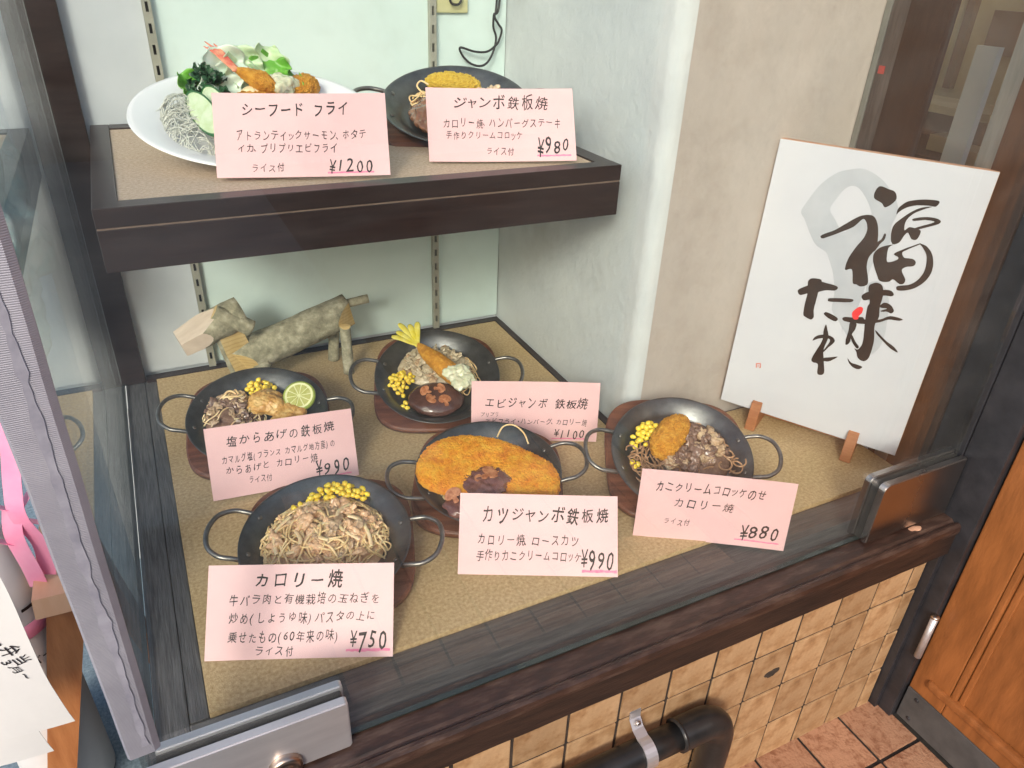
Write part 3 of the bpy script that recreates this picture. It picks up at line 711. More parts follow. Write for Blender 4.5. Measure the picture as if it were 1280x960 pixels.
def flakes(parent, c, rx, ry, zb, h, n, mats, seed=1, size=.009, name='meat_piece', poly=None):
    """crumpled folded slices of meat scattered over the mound; shared mesh variants"""
    rnd = random.Random(seed); var = []
    for s_ in range(6):
        bm = blob_bm((size*1.25, size*.8, size*.38), .55, 120, 4, seed+s_, amp2=size*.35, sc2=260)
        for v in bm.verts: v.co.z += size*.5*math.sin(v.co.x/size*2.0 + s_) * .6
        me = bpy.data.meshes.new(name); bm.to_mesh(me); bm.free(); me.materials.append(mats[s_ % len(mats)])
        for p in me.polygons: p.use_smooth = True
        var.append(me)
    k_ = 0; tr = 0
    while k_ < n and tr < 3000:
        tr += 1
        a_ = rnd.uniform(0, 6.28); rr = math.sqrt(rnd.random())*.9; x, y = c[0]+rx*rr*math.cos(a_), c[1]+ry*rr*math.sin(a_)
        if poly and not inpoly(x, y, poly): continue
        o = link(name, rnd.choice(var), None, parent)
        o.location = (x, y, zb + mound(x, y, c, rx, ry, h) + rnd.uniform(-.001, .003))
        o.rotation_euler = (rnd.uniform(-.5, .5), rnd.uniform(-.5, .5), rnd.uniform(0, 6.28)); s_ = rnd.uniform(.7, 1.25); o.scale = (s_, s_*rnd.uniform(.8, 1.1), s_)
        k_ += 1
def base_mound(parent, c, rx, ry, zb, h, mat, name='base', seed=3):
    v = []; f = []; n = 28; m = 14
    for j in range(m+1):
        for i in range(n):
            a_ = 2*math.pi*i/n; rr = j/m*1.0
            x, y = c[0]+rx*rr*math.cos(a_), c[1]+ry*rr*math.sin(a_)
            v.append((x, y, zb + mound(x, y, c, rx, ry, h) - .002 + .003*nz((x, y, 0), 90, seed)))
    for j in range(m):
        for i in range(n): f.append((j*n+i, (j+1)*n+i, (j+1)*n+(i+1) % n, j*n+(i+1) % n))
    return pyd(name, v, f, mat, parent, True)
def breaded(name, c, rad, mat, parent=None, rot=0, sub=5, seed=1, sq=1.0, amp=.12, tilt=(0, 0), crumb=.0010):
    return blob(name, c, rad, mat, parent, rot, amp=amp, sc=45, sub=sub, seed=seed, amp2=crumb*3.2, sc2=420, sq=sq, tilt=tilt)
def mushroom(name, c, s, rot, parent, tilt=(0, 0)):
    out = [(-.3, -1), (.3, -1), (.28, -.35), (.55, -.4), (.95, -.15), (1.0, .25), (.7, .7), (.25, .92), (-.25, .92), (-.7, .7), (-1.0, .25), (-.95, -.15), (-.55, -.4), (-.28, -.35)]
    pts = catmull([(x*s, y*s, 0) for x, y in out], 3, True)
    bm = extrude_poly([(p.x, p.y) for p in pts], -.0012, .0012)
    es = [e for e in bm.edges if abs(e.verts[0].co.z-e.verts[1].co.z) < 1e-6]
    bmesh.ops.bevel(bm, geom=es, offset=.0007, segments=2, affect='EDGES')
    bmesh.ops.triangulate(bm, faces=[f for f in bm.faces if len(f.verts) > 4])
    Mx = Matrix.Translation(Vector(c)) @ Matrix.Rotation(rot, 4, 'Z') @ Matrix.Rotation(tilt[0], 4, 'X') @ Matrix.Rotation(tilt[1], 4, 'Y')
    bmesh.ops.transform(bm, matrix=Mx, verts=bm.verts)
    return from_bm(name, bm, M['mush'], parent)
def shrimp(mw, label, neck, end, tailtip, r0, r1, mat, tmat, spread=.9, zs=(.012, .008), red=False, curve=0):
    o = tag(empty('fried_shrimp', mw=mw), label, 'shrimp')
    A = Vector((*neck, zs[0])); B = Vector((*end, zs[1])); D = (B-A); L_ = D.length; D.normalize()
    bm = blob_bm((L_/2*1.02, r1, r1*.92), .10, 60, 5, 3, amp2=.0022, sc2=420)
    for v in bm.verts:
        t = (v.co.x/L_+.5); k = (r0/r1) + (1-r0/r1)*min(1, max(0, t*1.5)); v.co.y *= k; v.co.z *= k
        v.co.y += curve*(1-(2*t-1)**2)
    M_ = Matrix.Translation((A+B)/2) @ D.to_track_quat('X', 'Z').to_matrix().to_4x4()
    bmesh.ops.transform(bm, matrix=M_, verts=bm.verts); from_bm('body', bm, mat, o, True)
    T = Vector((*tailtip, zs[0]+.012)) - A; TL = T.length
    for k in range(5):
        a_ = (k-2)/2*spread*.5 if not red else (k-2)/2*.16
        l_ = TL*(1.0 - .12*abs(k-2)/2 - (.12 if k % 2 else 0))
        d = T.normalized(); q = Matrix.Rotation(a_, 3, 'Z') @ d
        side = q.cross(Vector((0, 0, 1))).normalized()
        pts = [A - q*.004, A + q*l_*.3, A + q*l_*.65 + Vector((0, 0, .002)), A + q*l_]
        bm = bmesh.new(); sweep(bm, catmull(pts, 4), lambda t, rr=.0082: rr*(.50 + .22*t)*(1-.55*max(0, t-.85)/.15) if not red else rr*.8*(1-.85*t), 10, flat=.30)
        bmesh.ops.recalc_face_normals(bm, faces=bm.faces)
        from_bm('tail_blade', bm, tmat, o, True)
    return o

# ---- nearest pan: beef pasta
mw = FR['front'][0]
o = tag(empty('beef_pasta', mw=mw), 'heap of pale beef and onion pasta filling the nearest iron pan', 'pasta')
c0 = (-.003, .006)
base_mound(o, c0, .079, .070, -.0215, .024, M['meatw'], 'sauce_base')
strands('noodles', o, c0, .081, .072, -.0205, .0235, 70, .0013, M['pasta'], 11, .11, 6, lo=.25)
flakes(o, c0, .070, .062, -.0195, .0250, 66, [M['meatw'], M['meat'], M['meatw']], 21, .0098)
strands('noodles', o, c0, .076, .067, -.0185, .0285, 44, .0013, M['pasta'], 12, .06, 6)
for pts in ([(-.0451, .0337), (-.060, .018), (-.0639, .0035), (-.0587, -.0218)], [(.030, .050), (.0155, .034), (.015, .015), (.0209, .0011), (.0424, -.0128)], [(.0266, .0248), (.042, .018), (.052, 0), (.0561, -.02)], [(-.037, .0048), (-.030, -.010), (-.0337, -.0225), (-.0468, -.0249)],
            [(-.02, .060), (-.028, .045), (-.022, .033)], [(.0, .014), (-.01, .006), (-.008, -.008), (.004, -.014)], [(-.062, -.035), (-.045, -.042), (-.030, -.052)]):
    pp_ = [(x, y, -.0165 + mound(x, y, c0, .079, .070, .0265) + .0015) for x, y in pts]
    tube('onion_strip', pp_, .0026, M['onion'], o, 8, flat=.55)
corn(mw, [(-.040, .060), (-.022, .078), (.0, .092), (.018, .094), (.034, .084), (.050, .080), (.054, .070), (.035, .062), (.008, .066), (-.018, .064)], -.006, 'heap of bright yellow corn behind the pasta in the nearest pan', (46, 30), [(-.044, .056), (.046, .064)], 5)
# ---- back left pan
mw = FR['left'][0]
o = tag(empty('stir_fried_beef', mw=mw), 'heap of dark glossy beef slices and onion in the pan with the lime', 'beef')
cL = (-.038, .016)
base_mound(o, cL, .048, .048, -.0215, .019, M['meatd'], 'sauce_base')
flakes(o, cL, .043, .046, -.018, .019, 48, [M['meatd'], M['meatd'], M['meat']], 31, .0078)
strands('onion_shreds', o, cL, .046, .046, -.0165, .020, 16, .0013, M['onion'], 32, .035)
strands('onion_shreds', o, (-.036, .045), .022, .018, -.012, .014, 12, .0017, M['pasta'], 34, .03)
corn(mw, [(-.028, .066), (-.012, .078), (.004, .082), (.020, .074), (.028, .060), (.010, .050), (-.010, .050)], -.010, 'yellow corn heap behind the fried chicken in the pan with lime', (26, 14), [], 6)
tag(blob('fried_chicken', (.016, .022, -.004), (.030, .0255, .014), M['karaage'], None, -.4, amp=.35, sc=45, sub=5, seed=8, amp2=.0025, sc2=200, sq=.9), 'larger golden piece of fried chicken in front of the corn', 'fried chicken', 'fried chicken pieces').matrix_world = mw
tag(blob('fried_chicken', (.044, -.008, -.008), (.030, .020, .012), M['karaage'], None, .5, amp=.4, sc=50, sub=5, seed=12, amp2=.0025, sc2=200, sq=.9), 'piece of fried chicken below the lime slice', 'fried chicken', 'fried chicken pieces').matrix_world = mw
o = tag(empty('lime_slice', mw=mw @ Matrix.Translation((.065, .022, .004)) @ Matrix.Rotation(R(22), 4, 'X') @ Matrix.Rotation(R(-10), 4, 'Y')), 'round green lime slice leaning on the fried chicken', 'lime')
v, f = lathe([(.0225, -.004), (.0252, -.0035), (.0262, 0), (.0252, .0042), (.0225, .0046)], 48); pyd('rind', v, f, M['limer'], o, True)
v, f = lathe([(0, -.0038), (.0226, -.0038), (.0226, .0045), (.0195, .0042), (0, .0038)], 48); pyd('pith', v, f, M['limep'], o)
for k in range(10):
    a0 = 2*math.pi*k/10 + .05; a1 = 2*math.pi*(k+1)/10 - .05
    P = [(.0025*math.cos((a0+a1)/2), .0025*math.sin((a0+a1)/2))] + [(.0188*math.cos(a0+(a1-a0)*q/5), .0188*math.sin(a0+(a1-a0)*q/5)) for q in range(6)]
    bm = extrude_poly(P, .0036, .0050); from_bm('segment', bm, M['limef'], o)
# ---- middle back pan
mw = FR['mid'][0]
o = tag(empty('pale_beef_slices', mw=mw), 'heap of pale beef slices behind the shrimp in the back pan', 'beef')
cM = (-.004, .034)
base_mound(o, cM, .068, .044, -.0215, .018, M['meatg'], 'sauce_base')
flakes(o, cM, .062, .041, -.018, .018, 56, [M['meatg'], M['meatg'], M['meat']], 41, .0085)
strands('noodles', o, (.045, .012), .026, .045, -.0205, .012, 14, .0012, M['pasta'], 42, .06)
corn(mw, [(-.085, -.010), (-.080, .008), (-.064, .018), (-.045, .012), (-.040, .002), (-.050, -.020), (-.056, -.040), (-.070, -.034)], -.013, 'yellow corn heap at the left of the hamburger steak', (34, 20), [(-.055, -.052), (-.060, -.060), (-.052, -.063)], 7)
hs_ = tag(empty('hamburger_steak', mw=mw), 'oval hamburger steak under smooth brown sauce with four mushroom slices', 'hamburger steak')
blob('patty', (-.004, -.050, -.008), (.047, .036, .015), M['patty'], hs_, 0, amp=.06, sc=30, sub=5, seed=2, amp2=.0006, sc2=150)
mushroom('mushroom_slice', (-.021, -.044, .0070), .0098, 1.2, hs_, (.1, -.25)); mushroom('mushroom_slice', (.003, -.039, .0075), .0100, -1.4, hs_, (-.2, .1))
mushroom('mushroom_slice', (-.011, -.060, .0072), .0105, 2.2, hs_, (.2, -.1)); mushroom('mushroom_slice', (.011, -.064, .0065), .0110, .3, hs_, (.2, .2))
shrimp(mw @ Matrix.Identity(4), 'fried shrimp with fanned yellow tail in the back pan', (-.034, .057), (.050, -.040), (-.066, .098), .0125, .0180, M['bread2'], M['tail'], 1.35, (.015, .010))
tag(blob('tartar_sauce', (.036, -.024, .0215), (.027, .021, .010), M['tartar'], None, -.9, amp=.5, sc=55, sub=5, seed=5, amp2=.0035, sc2=170), 'dollop of pale tartar sauce over the yellow tailed shrimp', 'sauce', 'tartar sauce dollops').matrix_world = mw
# ---- middle front pan with cutlet
mw = FR['katsu'][0]
v = []
out = [(-.1053, -.0052), (-.098, .026), (-.0814, .0463), (-.058, .059), (-.0324, .0643), (.0, .060), (.0256, .0503), (.058, .034), (.0855, .0152), (.100, -.005), (.1035, -.0250), (.101, -.045), (.090, -.056), (.068, -.062), (.04, -.058), (.0, -.055), (-.03, -.058), (-.055, -.058), (-.080, -.050), (-.0985, -.034)]
oc = [(p.x, p.y) for p in catmull([(x, y, 0) for x, y in out], 8, True)]
cx = sum(p[0] for p in oc)/len(oc); cy = sum(p[1] for p in oc)/len(oc)
NR = 60; vv = []; ff = []; no = len(oc)
for side in (1, -1):
    for j in range(NR+1):
        t = j/NR
        if side < 0 and j == NR: continue
        for (x, y) in oc:
            e = (1-t**5)**.5 if side > 0 else 1
            px_, py_ = cx+(x-cx)*t, cy+(y-cy)*t
            if side > 0: z = .0125*(1-t**6)**.5 + .0022*nz((px_, py_, 0), 28, 3) + .0035*(1-t*t)
            else: z = -.0065*(1-t**6)**.5
            q = Vector((px_, py_, z)); d = Vector((px_-cx, py_-cy, .03*side)).normalized()
            if side > 0: q += Vector((0, 0, 1))*(.0024*nz(q, 300, 1)+.0014*nz(q, 620, 2)) + Vector((d.x, d.y, 0))*(.0022*nz(q, 380, 4)*t)
            vv.append(q)
def vi(side, j): return (j if side > 0 else (NR+1+j)) if not (side < 0 and j == NR) else NR
for side in (1, -1):
    for j in range(NR):
        a0, b0 = vi(side, j)*no, vi(side, j+1)*no
        for i in range(no):
            q = (a0+i, b0+i, b0+(i+1) % no, a0+(i+1) % no)
            ff.append(q if side > 0 else q[::-1])
CRB = bmesh.new(); rc = random.Random(5)
for q in range(2600):
    t = rc.random()**.42*.985; i = rc.randrange(no); (x, y) = oc[i]; px_, py_ = cx+(x-cx)*t, cy+(y-cy)*t
    z = .0125*(1-t**6)**.5 + .0022*nz((px_, py_, 0), 28, 3) + .0035*(1-t*t); s_ = rc.uniform(.0005, .0015)
    m_ = Matrix.Translation((px_, py_, z)) @ Matrix.Rotation(rc.uniform(0, 3), 4, 'Z') @ Matrix.Rotation(rc.uniform(-1, 1), 4, 'X') @ Matrix.Diagonal((s_*1.5, s_, s_*.8, 1))
    bmesh.ops.create_cube(CRB, size=1.6, matrix=m_)
kt = pyd('pork_cutlet', vv, ff, M['bread'], None, True); kt.matrix_world = mw @ Matrix.Translation((0, 0, .003)); tag(kt, 'large bright orange breaded cutlet lying across the middle pan', 'cutlet')
tag(from_bm('bread_crumbs', CRB, M['bread'], kt), kind='stuff')
o = tag(empty('mushroom_sauce', mw=mw), 'purplish brown mushroom sauce spooned over the orange cutlet', 'sauce')
blob('sauce_pool', (.002, -.038, .0145), (.034, .030, .0075), M['saucep'], o, 0, amp=.35, sc=48, sub=5, seed=4, amp2=.003, sc2=150)
blob('sauce_pool', (-.02, -.074, .001), (.045, .022, .008), M['saucep'], o, 0, amp=.3, sc=48, sub=4, seed=9, amp2=.003, sc2=150)
mushroom('mushroom_slice', (.002, -.032, .0235), .0130, -.7, o, (-.1, .15)); mushroom('mushroom_slice', (-.046, -.066, .0125), .0120, .5, o, (.2, -.4)); mushroom('mushroom_slice', (-.012, -.040, .0215), .0070, 1.5, o)
o = tag(empty('pasta_bed', mw=mw), 'pasta strands showing behind the orange cutlet', 'pasta')
strands('noodles', o, (0, .01), .082, .074, -.0215, .014, 45, .0013, M['pasta'], 51, .10, lo=.4)
flakes(o, (.0, .045), .060, .030, -.018, .010, 16, [M['meatg'], M['meat']], 52, .008)
tube('loose_noodle', [(.010, .070, 0), (.018, .083, .010), (.034, .086, .012), (.050, .076, .006), (.058, .060, -.002)], .0013, M['pasta'], o)
# ---- right pan
mw = FR['right'][0]
o = tag(empty('beef_and_noodles', mw=mw), 'brown beef and curly noodles in the right hand pan', 'beef')
cR = (.018, .014)
base_mound(o, cR, .064, .062, -.0215, .020, M['meatd'], 'sauce_base')
strands('noodles', o, (.006, .004), .080, .066, -.0200, .013, 46, .0013, M['pastad'], 61, .08, lo=.3)
flakes(o, cR, .052, .052, -.018, .020, 46, [M['meatd'], M['meat'], M['meatd']], 62, .0105)
for kk, (x, y) in enumerate(((.072, .006), (.086, -.008), (.064, -.014), (.080, -.018), (-.074, .004), (-.070, -.010), (-.066, -.026))):
    tube('curly_noodle', [(x+.009*math.cos(q*.8+kk), y+.009*math.sin(q*.8+kk), -.012+.0013*q) for q in range(8)], .0013, M['pastad'], o)
corn(mw, [(-.076, .022), (-.070, .040), (-.058, .052), (-.042, .062), (-.022, .056), (-.030, .036), (-.048, .018), (-.066, .012)], -.010, 'corn heap left of the croquette in the right hand pan', (32, 18), [(-.074, -.014), (-.071, -.022), (-.066, -.017)], 8)
tag(breaded('crab_croquette', (-.016, .027, .004), (.042, .0225, .019), M['bread2'], None, 1.02, 6, 3, .92), 'rounded brown crab croquette lying on the beef in the right pan', 'croquette', 'breaded croquettes').matrix_world = mw
# ---- pan on the shelf
mw = FR['top'][0]
tag(breaded('croquette', (-.004, .061, -.002), (.046, .0185, .016), M['bready'], None, -.13, 6, 5, .92), 'bright yellow croquette in the pan on the shelf', 'croquette', 'breaded croquettes').matrix_world = mw
hs_ = tag(empty('hamburger_steak', mw=mw), 'hamburger steak under shiny lumpy brown sauce on the shelf', 'hamburger steak')
blob('patty', (-.026, -.028, -.006), (.046, .050, .015), M['sauceb'], hs_, 0, amp=.10, sc=40, sub=5, seed=6, amp2=.0045, sc2=120)
v, f = lathe([(0, -.0198), (.066, -.0196), (.074, -.0190)], 48); pyd('sauce_pool', v, f, M['sauceb'], hs_, True)
o = tag(empty('noodles_and_beef', mw=mw), 'few noodles and beef bits beside the yellow croquette on the shelf', 'pasta')
strands('noodles', o, (-.045, .022), .024, .030, -.016, .010, 14, .0014, M['pasta'], 71, .05)
flakes(o, (.048, .045), .020, .020, -.018, .014, 9, [M['meat'], M['meatg']], 72, .010)
tube('loose_noodle', [(-.050, .030, -.006), (-.062, .038, .004), (-.056, .048, .008), (-.044, .044, .004)], .0014, M['pasta'], o)

# ================================================================== OVAL PLATE ON THE SHELF
mp = frame(.208, .527, .500, 7, 20)
v, f = lathe([(0, -.016), (.100, -.016), (.115, -.0145), (.135, -.006), (.160, .0), (.1665, .0006), (.1680, -.0008), (.1660, -.0022), (.150, -.0055), (.120, -.018), (.105, -.021), (0, -.021)], 128, 1, .775)
me = bpy.data.meshes.new('oval_plate'); me.from_pydata(v, [], f); me.update(); bm = bmesh.new(); bm.from_mesh(me); bmesh.ops.remove_doubles(bm, verts=bm.verts, dist=1e-5); bmesh.ops.recalc_face_normals(bm, faces=bm.faces); bm.to_mesh(me); bm.free()
pt = link('oval_plate', me, M['china'], None, True); pt.matrix_world = mp; tag(pt, 'large white oval plate tilted forward on the shelf', 'plate')
w_ = mp @ Vector((0, .075, -.022)); bl = box('plate_stand', (-.05, -.008, 0), (.05, .008, w_.z-.4475), M['china']); bl.parent = pt; bl.matrix_parent_inverse = mp.inverted(); bl.location = (w_.x, w_.y, .446); bl.rotation_euler.z = R(7)
shrimp(mp, 'fried shrimp with pointed red tail standing on the oval plate', (-.016, .058), (.032, .032), (-.040, .112), .0080, .0150, M['bread2'], M['tailr'], .3, (.036, .018), True)
tag(blob('tartar_sauce', (.046, .046, .018), (.026, .018, .012), M['tartar'], None, .3, amp=.4, sc=55, sub=5, seed=15, amp2=.003, sc2=170), 'white tartar sauce at the lower end of the red tailed shrimp', 'sauce', 'tartar sauce dollops').matrix_world = mp
tag(breaded('fried_scallop', (.078, .055, .006), (.026, .020, .016), M['bread2'], None, .4, 5, 6, .9), 'round breaded scallop at the right of the tartar sauce', 'scallop').matrix_world = mp
tag(breaded('fried_salmon', (.0, .022, .004), (.040, .022, .014), M['bread2'], None, .1, 5, 9, .9), 'breaded salmon piece mostly hidden behind the seafood card', 'fried fish').matrix_world = mp
tag(blob('potato_slice', (.004, .040, .010), (.020, .012, .009), M['potato'], None, .1, amp=.05, sc=30, sub=4), 'pale potato slice peeping over the top of the seafood card', 'potato').matrix_world = mp
def leaf(name, parent, c, w_, h_, rot, tilt, mat, amp=.006, freq=3, seed=1, cup=.01):
    n = 26; vv = []; ff = []
    for j in range(n+1):
        for i in range(n+1):
            u = i/n*2-1; t = j/n
            half = math.sin(math.pi*(.12+.80*t))**.7
            x = u*w_*half; y = t*h_
            z = amp*abs(u)**1.5*math.sin(freq*3.1*t*2+seed+u*2) + amp*.5*nz((x, y, seed), 60, seed) + cup*u*u
            vv.append(Vector((x*(1+.12*math.sin(17*t+seed)), y, z)))
    for j in range(n):
        for i in range(n): a0 = j*(n+1)+i; ff.append((a0, a0+1, a0+n+2, a0+n+1))
    Mx = Matrix.Translation(Vector(c)) @ Matrix.Rotation(rot, 4, 'Z') @ Matrix.Rotation(tilt, 4, 'X')
    vv = [Mx @ p for p in vv]
    o = pyd(name, vv, ff, mat, parent, True)
    md = o.modifiers.new('thick', 'SOLIDIFY'); md.thickness = .0008
    return o
o = tag(empty('lettuce', mw=mp), 'pale and bright green lettuce leaves behind the red tailed shrimp', 'lettuce')
leaf('leaf', o, (-.022, .056, -.004), .034, .066, .15, .9, M['lettucew'], .007, 2, 1)
leaf('leaf', o, (.002, .066, .0), .028, .058, .05, .95, M['lettuce'], .007, 3, 2)
leaf('leaf', o, (.030, .058, .004), .028, .050, -.45, .75, M['greenleaf'], .006, 3, 3)
leaf('leaf', o, (.034, .062, .004), .026, .056, -.15, .85, M['lettuce'], .006, 2, 4)
leaf('leaf', o, (.050, .058, .0), .026, .032, -1.0, .5, M['greenleaf'], .004, 2, 5)
leaf('leaf', o, (-.032, .042, -.004), .032, .050, .3, .7, M['lettucew'], .006, 2, 6)
o = tag(empty('kale', mw=mp), 'dark green curly kale at the left of the shrimp on the oval plate', 'kale')
rnd = random.Random(3)
for q in range(26):
    a_ = rnd.uniform(0, 6.28); rr = rnd.uniform(0, 1)**.6
    cx, cy = -.055 + .026*rr*math.cos(a_), .062 + .026*rr*math.sin(a_); z0 = .004 + .028*(1-rr) + rnd.uniform(0, .008)
    n = 22; vv = []; ff = []
    for k in range(n+1):
        b_ = 2*math.pi*k/n*.85
        for j, rad in enumerate((.001, .0055, .0095, .0120)):
            wv = math.sin(b_*9+q)*.0032*(j/3)**2
            vv.append(Vector((rad*math.cos(b_), rad*math.sin(b_)*.8, .004*(j/3) + wv)) + Vector((rnd.uniform(-1, 1), rnd.uniform(-1, 1), rnd.uniform(-1, 1)))*.0006*j/3)
    for k in range(n):
        for j in range(3): ff.append((k*4+j, k*4+j+1, (k+1)*4+j+1, (k+1)*4+j))
    Mx = Matrix.Translation((cx, cy, z0)) @ Matrix.Rotation(rnd.uniform(-.9, .9), 4, 'X') @ Matrix.Rotation(rnd.uniform(-.9, .9), 4, 'Y') @ Matrix.Rotation(a_, 4, 'Z')
    pyd('curl', [Mx @ p for p in vv], ff, M['kale'], o, True)
leaf('leaf', o, (-.066, .045, -.004), .020, .045, .5, .6, M['greenleaf'], .004, 3, 8)
o = tag(empty('glass_noodles', mw=mp), 'pale tangle of thin glass noodles at the left of the oval plate', 'noodles')
strands('noodle_tangle', o, (-.088, -.010), .040, .062, -.015, .028, 150, .00055, M['noodle'], 81, .06, 5)
strands('noodle_tangle', o, (-.098, .020), .026, .036, -.010, .028, 45, .0005, M['noodle'], 82, .05, 5)
def cuke(c, rot, tilt, label):
    o = tag(empty('cucumber_slice', mw=mp @ Matrix.Translation(Vector(c)) @ Matrix.Rotation(rot, 4, 'Z') @ Matrix.Rotation(tilt, 4, 'Y')), label, 'cucumber', 'cucumber slices on the oval plate')
    v, f = lathe([(.0150, -.0012), (.0168, -.0010), (.0172, 0), (.0168, .0012), (.0150, .0014)], 40, 1, 3.1); pyd('skin', v, f, M['cucr'], o, True)
    v, f = lathe([(0, -.0011), (.0151, -.0011), (.0151, .0015), (.0146, .0016), (0, .0012)], 40, 1, 3.1); pyd('flesh', v, f, M['cucf'], o)
cuke((-.081, -.022, .020), .10, -.75, 'left long cucumber slice leaning on the noodles')
cuke((-.062, -.014, .022), .04, -.85, 'right long cucumber slice partly behind the seafood card')

# ================================================================== LETTERING
GL = {}
def glyph(ch, bold=0):
    bold = 0; key = ch
    if key in GL: return GL[key]
    cu = bpy.data.curves.new('glyph', 'FONT'); cu.body = ch; cu.size = 1; cu.offset = bold; cu.resolution_u = 2
    ob = bpy.data.objects.new('glyph', cu); COL.objects.link(ob)
    dg = bpy.context.evaluated_depsgraph_get(); me = bpy.data.meshes.new_from_object(ob.evaluated_get(dg))
    vs = [(v.co.x, v.co.y) for v in me.vertices]; fs = [tuple(p.vertices) for p in me.polygons]
    bpy.data.objects.remove(ob); bpy.data.curves.remove(cu); bpy.data.meshes.remove(me)
    GL[key] = (vs, fs); return GL[key]
rt = random.Random(99)
def line_mesh(V, F, text, x0, x1, yc, h, slant=.12, bold=.0, hand=.055, z=0, base=0.0):
    """hand-lettered line: centre yc, character height h, spanning x0..x1"""
    wid = {c: 1.0 for c in text}
    def cw(c):
        if c in ' ': return .55
        if c in '、・,.': return .55
        if c in '()': return .6
        if c in 'ャッョゥぃ': return .72
        if c == '¥': return .46
        if c.isascii(): return .62
        return 1.0
    tot = sum(cw(c) for c in text); u = (x1-x0)/tot; x = x0; ph = rt.uniform(0, 9)
    for c in text:
        w_ = cw(c)*u
        if c != ' ':
            vs, fs = glyph(c, bold)
            if vs:
                full = not (c.isascii() or c == '¥')
                sx = u*.94 if full else (w_/.60 if c != '¥' else w_/.56)
                ex = .5 if full else .29
                s_ = h*rt.uniform(.80, 1.12); th = rt.uniform(-.13, .09); yo = rt.uniform(-.08, .08)*h
                kx = rt.uniform(.84, 1.02); bb = (bold*.9 + .005)*rt.uniform(.5, 1.6)
                # a pen line has width: the outline is laid down four times, slightly shifted
                for q, (bx_, by_) in enumerate(((0, 0), (bb, bb*.4), (bb*.3, -bb), (bb*1.2, -bb*.5))):
                  o = len(V)
                  for (a, b) in vs:
                    a2 = a - ex + bx_; b2 = b - .37 + by_
                    a2, b2 = a2 + hand*noise.noise(Vector((a*2.3+ph, b*2.3, ord(c) % 97))), b2 + hand*noise.noise(Vector((b*2.1, a*2.1+ph, ord(c) % 89)))
                    a2 += slant*b2
                    a2, b2 = a2*math.cos(th)-b2*math.sin(th), a2*math.sin(th)+b2*math.cos(th)
                    V.append((x + w_/2 + a2*sx*kx, yc + yo + b2*s_ + base*(x-x0), z + q*.000015))
                  F.extend([tuple(i+o for i in f) for f in fs])
        x += w_; ph += 1.7
def quad_box(V, F, x0, x1, y, h, z=0):
    n = 14; o = len(V)
    for k in range(n+1):
        x = x0+(x1-x0)*k/n; V.append((x, y-h/2+rt.uniform(-1, 1)*h*.16, z)); V.append((x, y+h/2+rt.uniform(-1, 1)*h*.16, z))
    for k in range(n): F.append((o+2*k, o+2*k+2, o+2*k+3, o+2*k+1))
CW, CH = .210, .105
def settle(loc, yaw, lean, roll, pan):
    """lean the card on the pan rim: ease its angle (or slide it forward) until rim and trivet stay behind it"""
    mw, r = FR[pan][0], FR[pan][1]
    pts = [mw @ Vector((1.02*r*math.cos(k*.05), 1.02*r*math.sin(k*.05), 0)) for k in range(126)]
    pts += [mw @ Vector((v.co.x, v.co.y, v.co.z)) for v in TM.vertices]
    best = None
    for ln in range(int(lean), 9, -1):
        for sh in range(0, 40):
            y_, l_, r_ = R(yaw), R(ln), R(roll)
            X = Vector((math.cos(y_), math.sin(y_), 0)); B = Vector((-math.sin(y_), math.cos(y_), 0)); U = Vector((0, 0, 1))*math.cos(l_) + B*math.sin(l_)
            ex = X*math.cos(r_)+U*math.sin(r_); ey = -X*math.sin(r_)+U*math.cos(r_); n = ex.cross(ey); o = Vector(loc) - B*sh*.001
            if all(not (-.002 < (p-o).dot(ex) < .212 and -.002 < (p-o).dot(ey) < .107 and (p-o).dot(n) > -.0016) for p in pts):
                c = sh*1.0 + (lean-ln)*.28
                if best is None or c < best[0]: best = (c, ln, tuple(o), sh)
                break
    return best
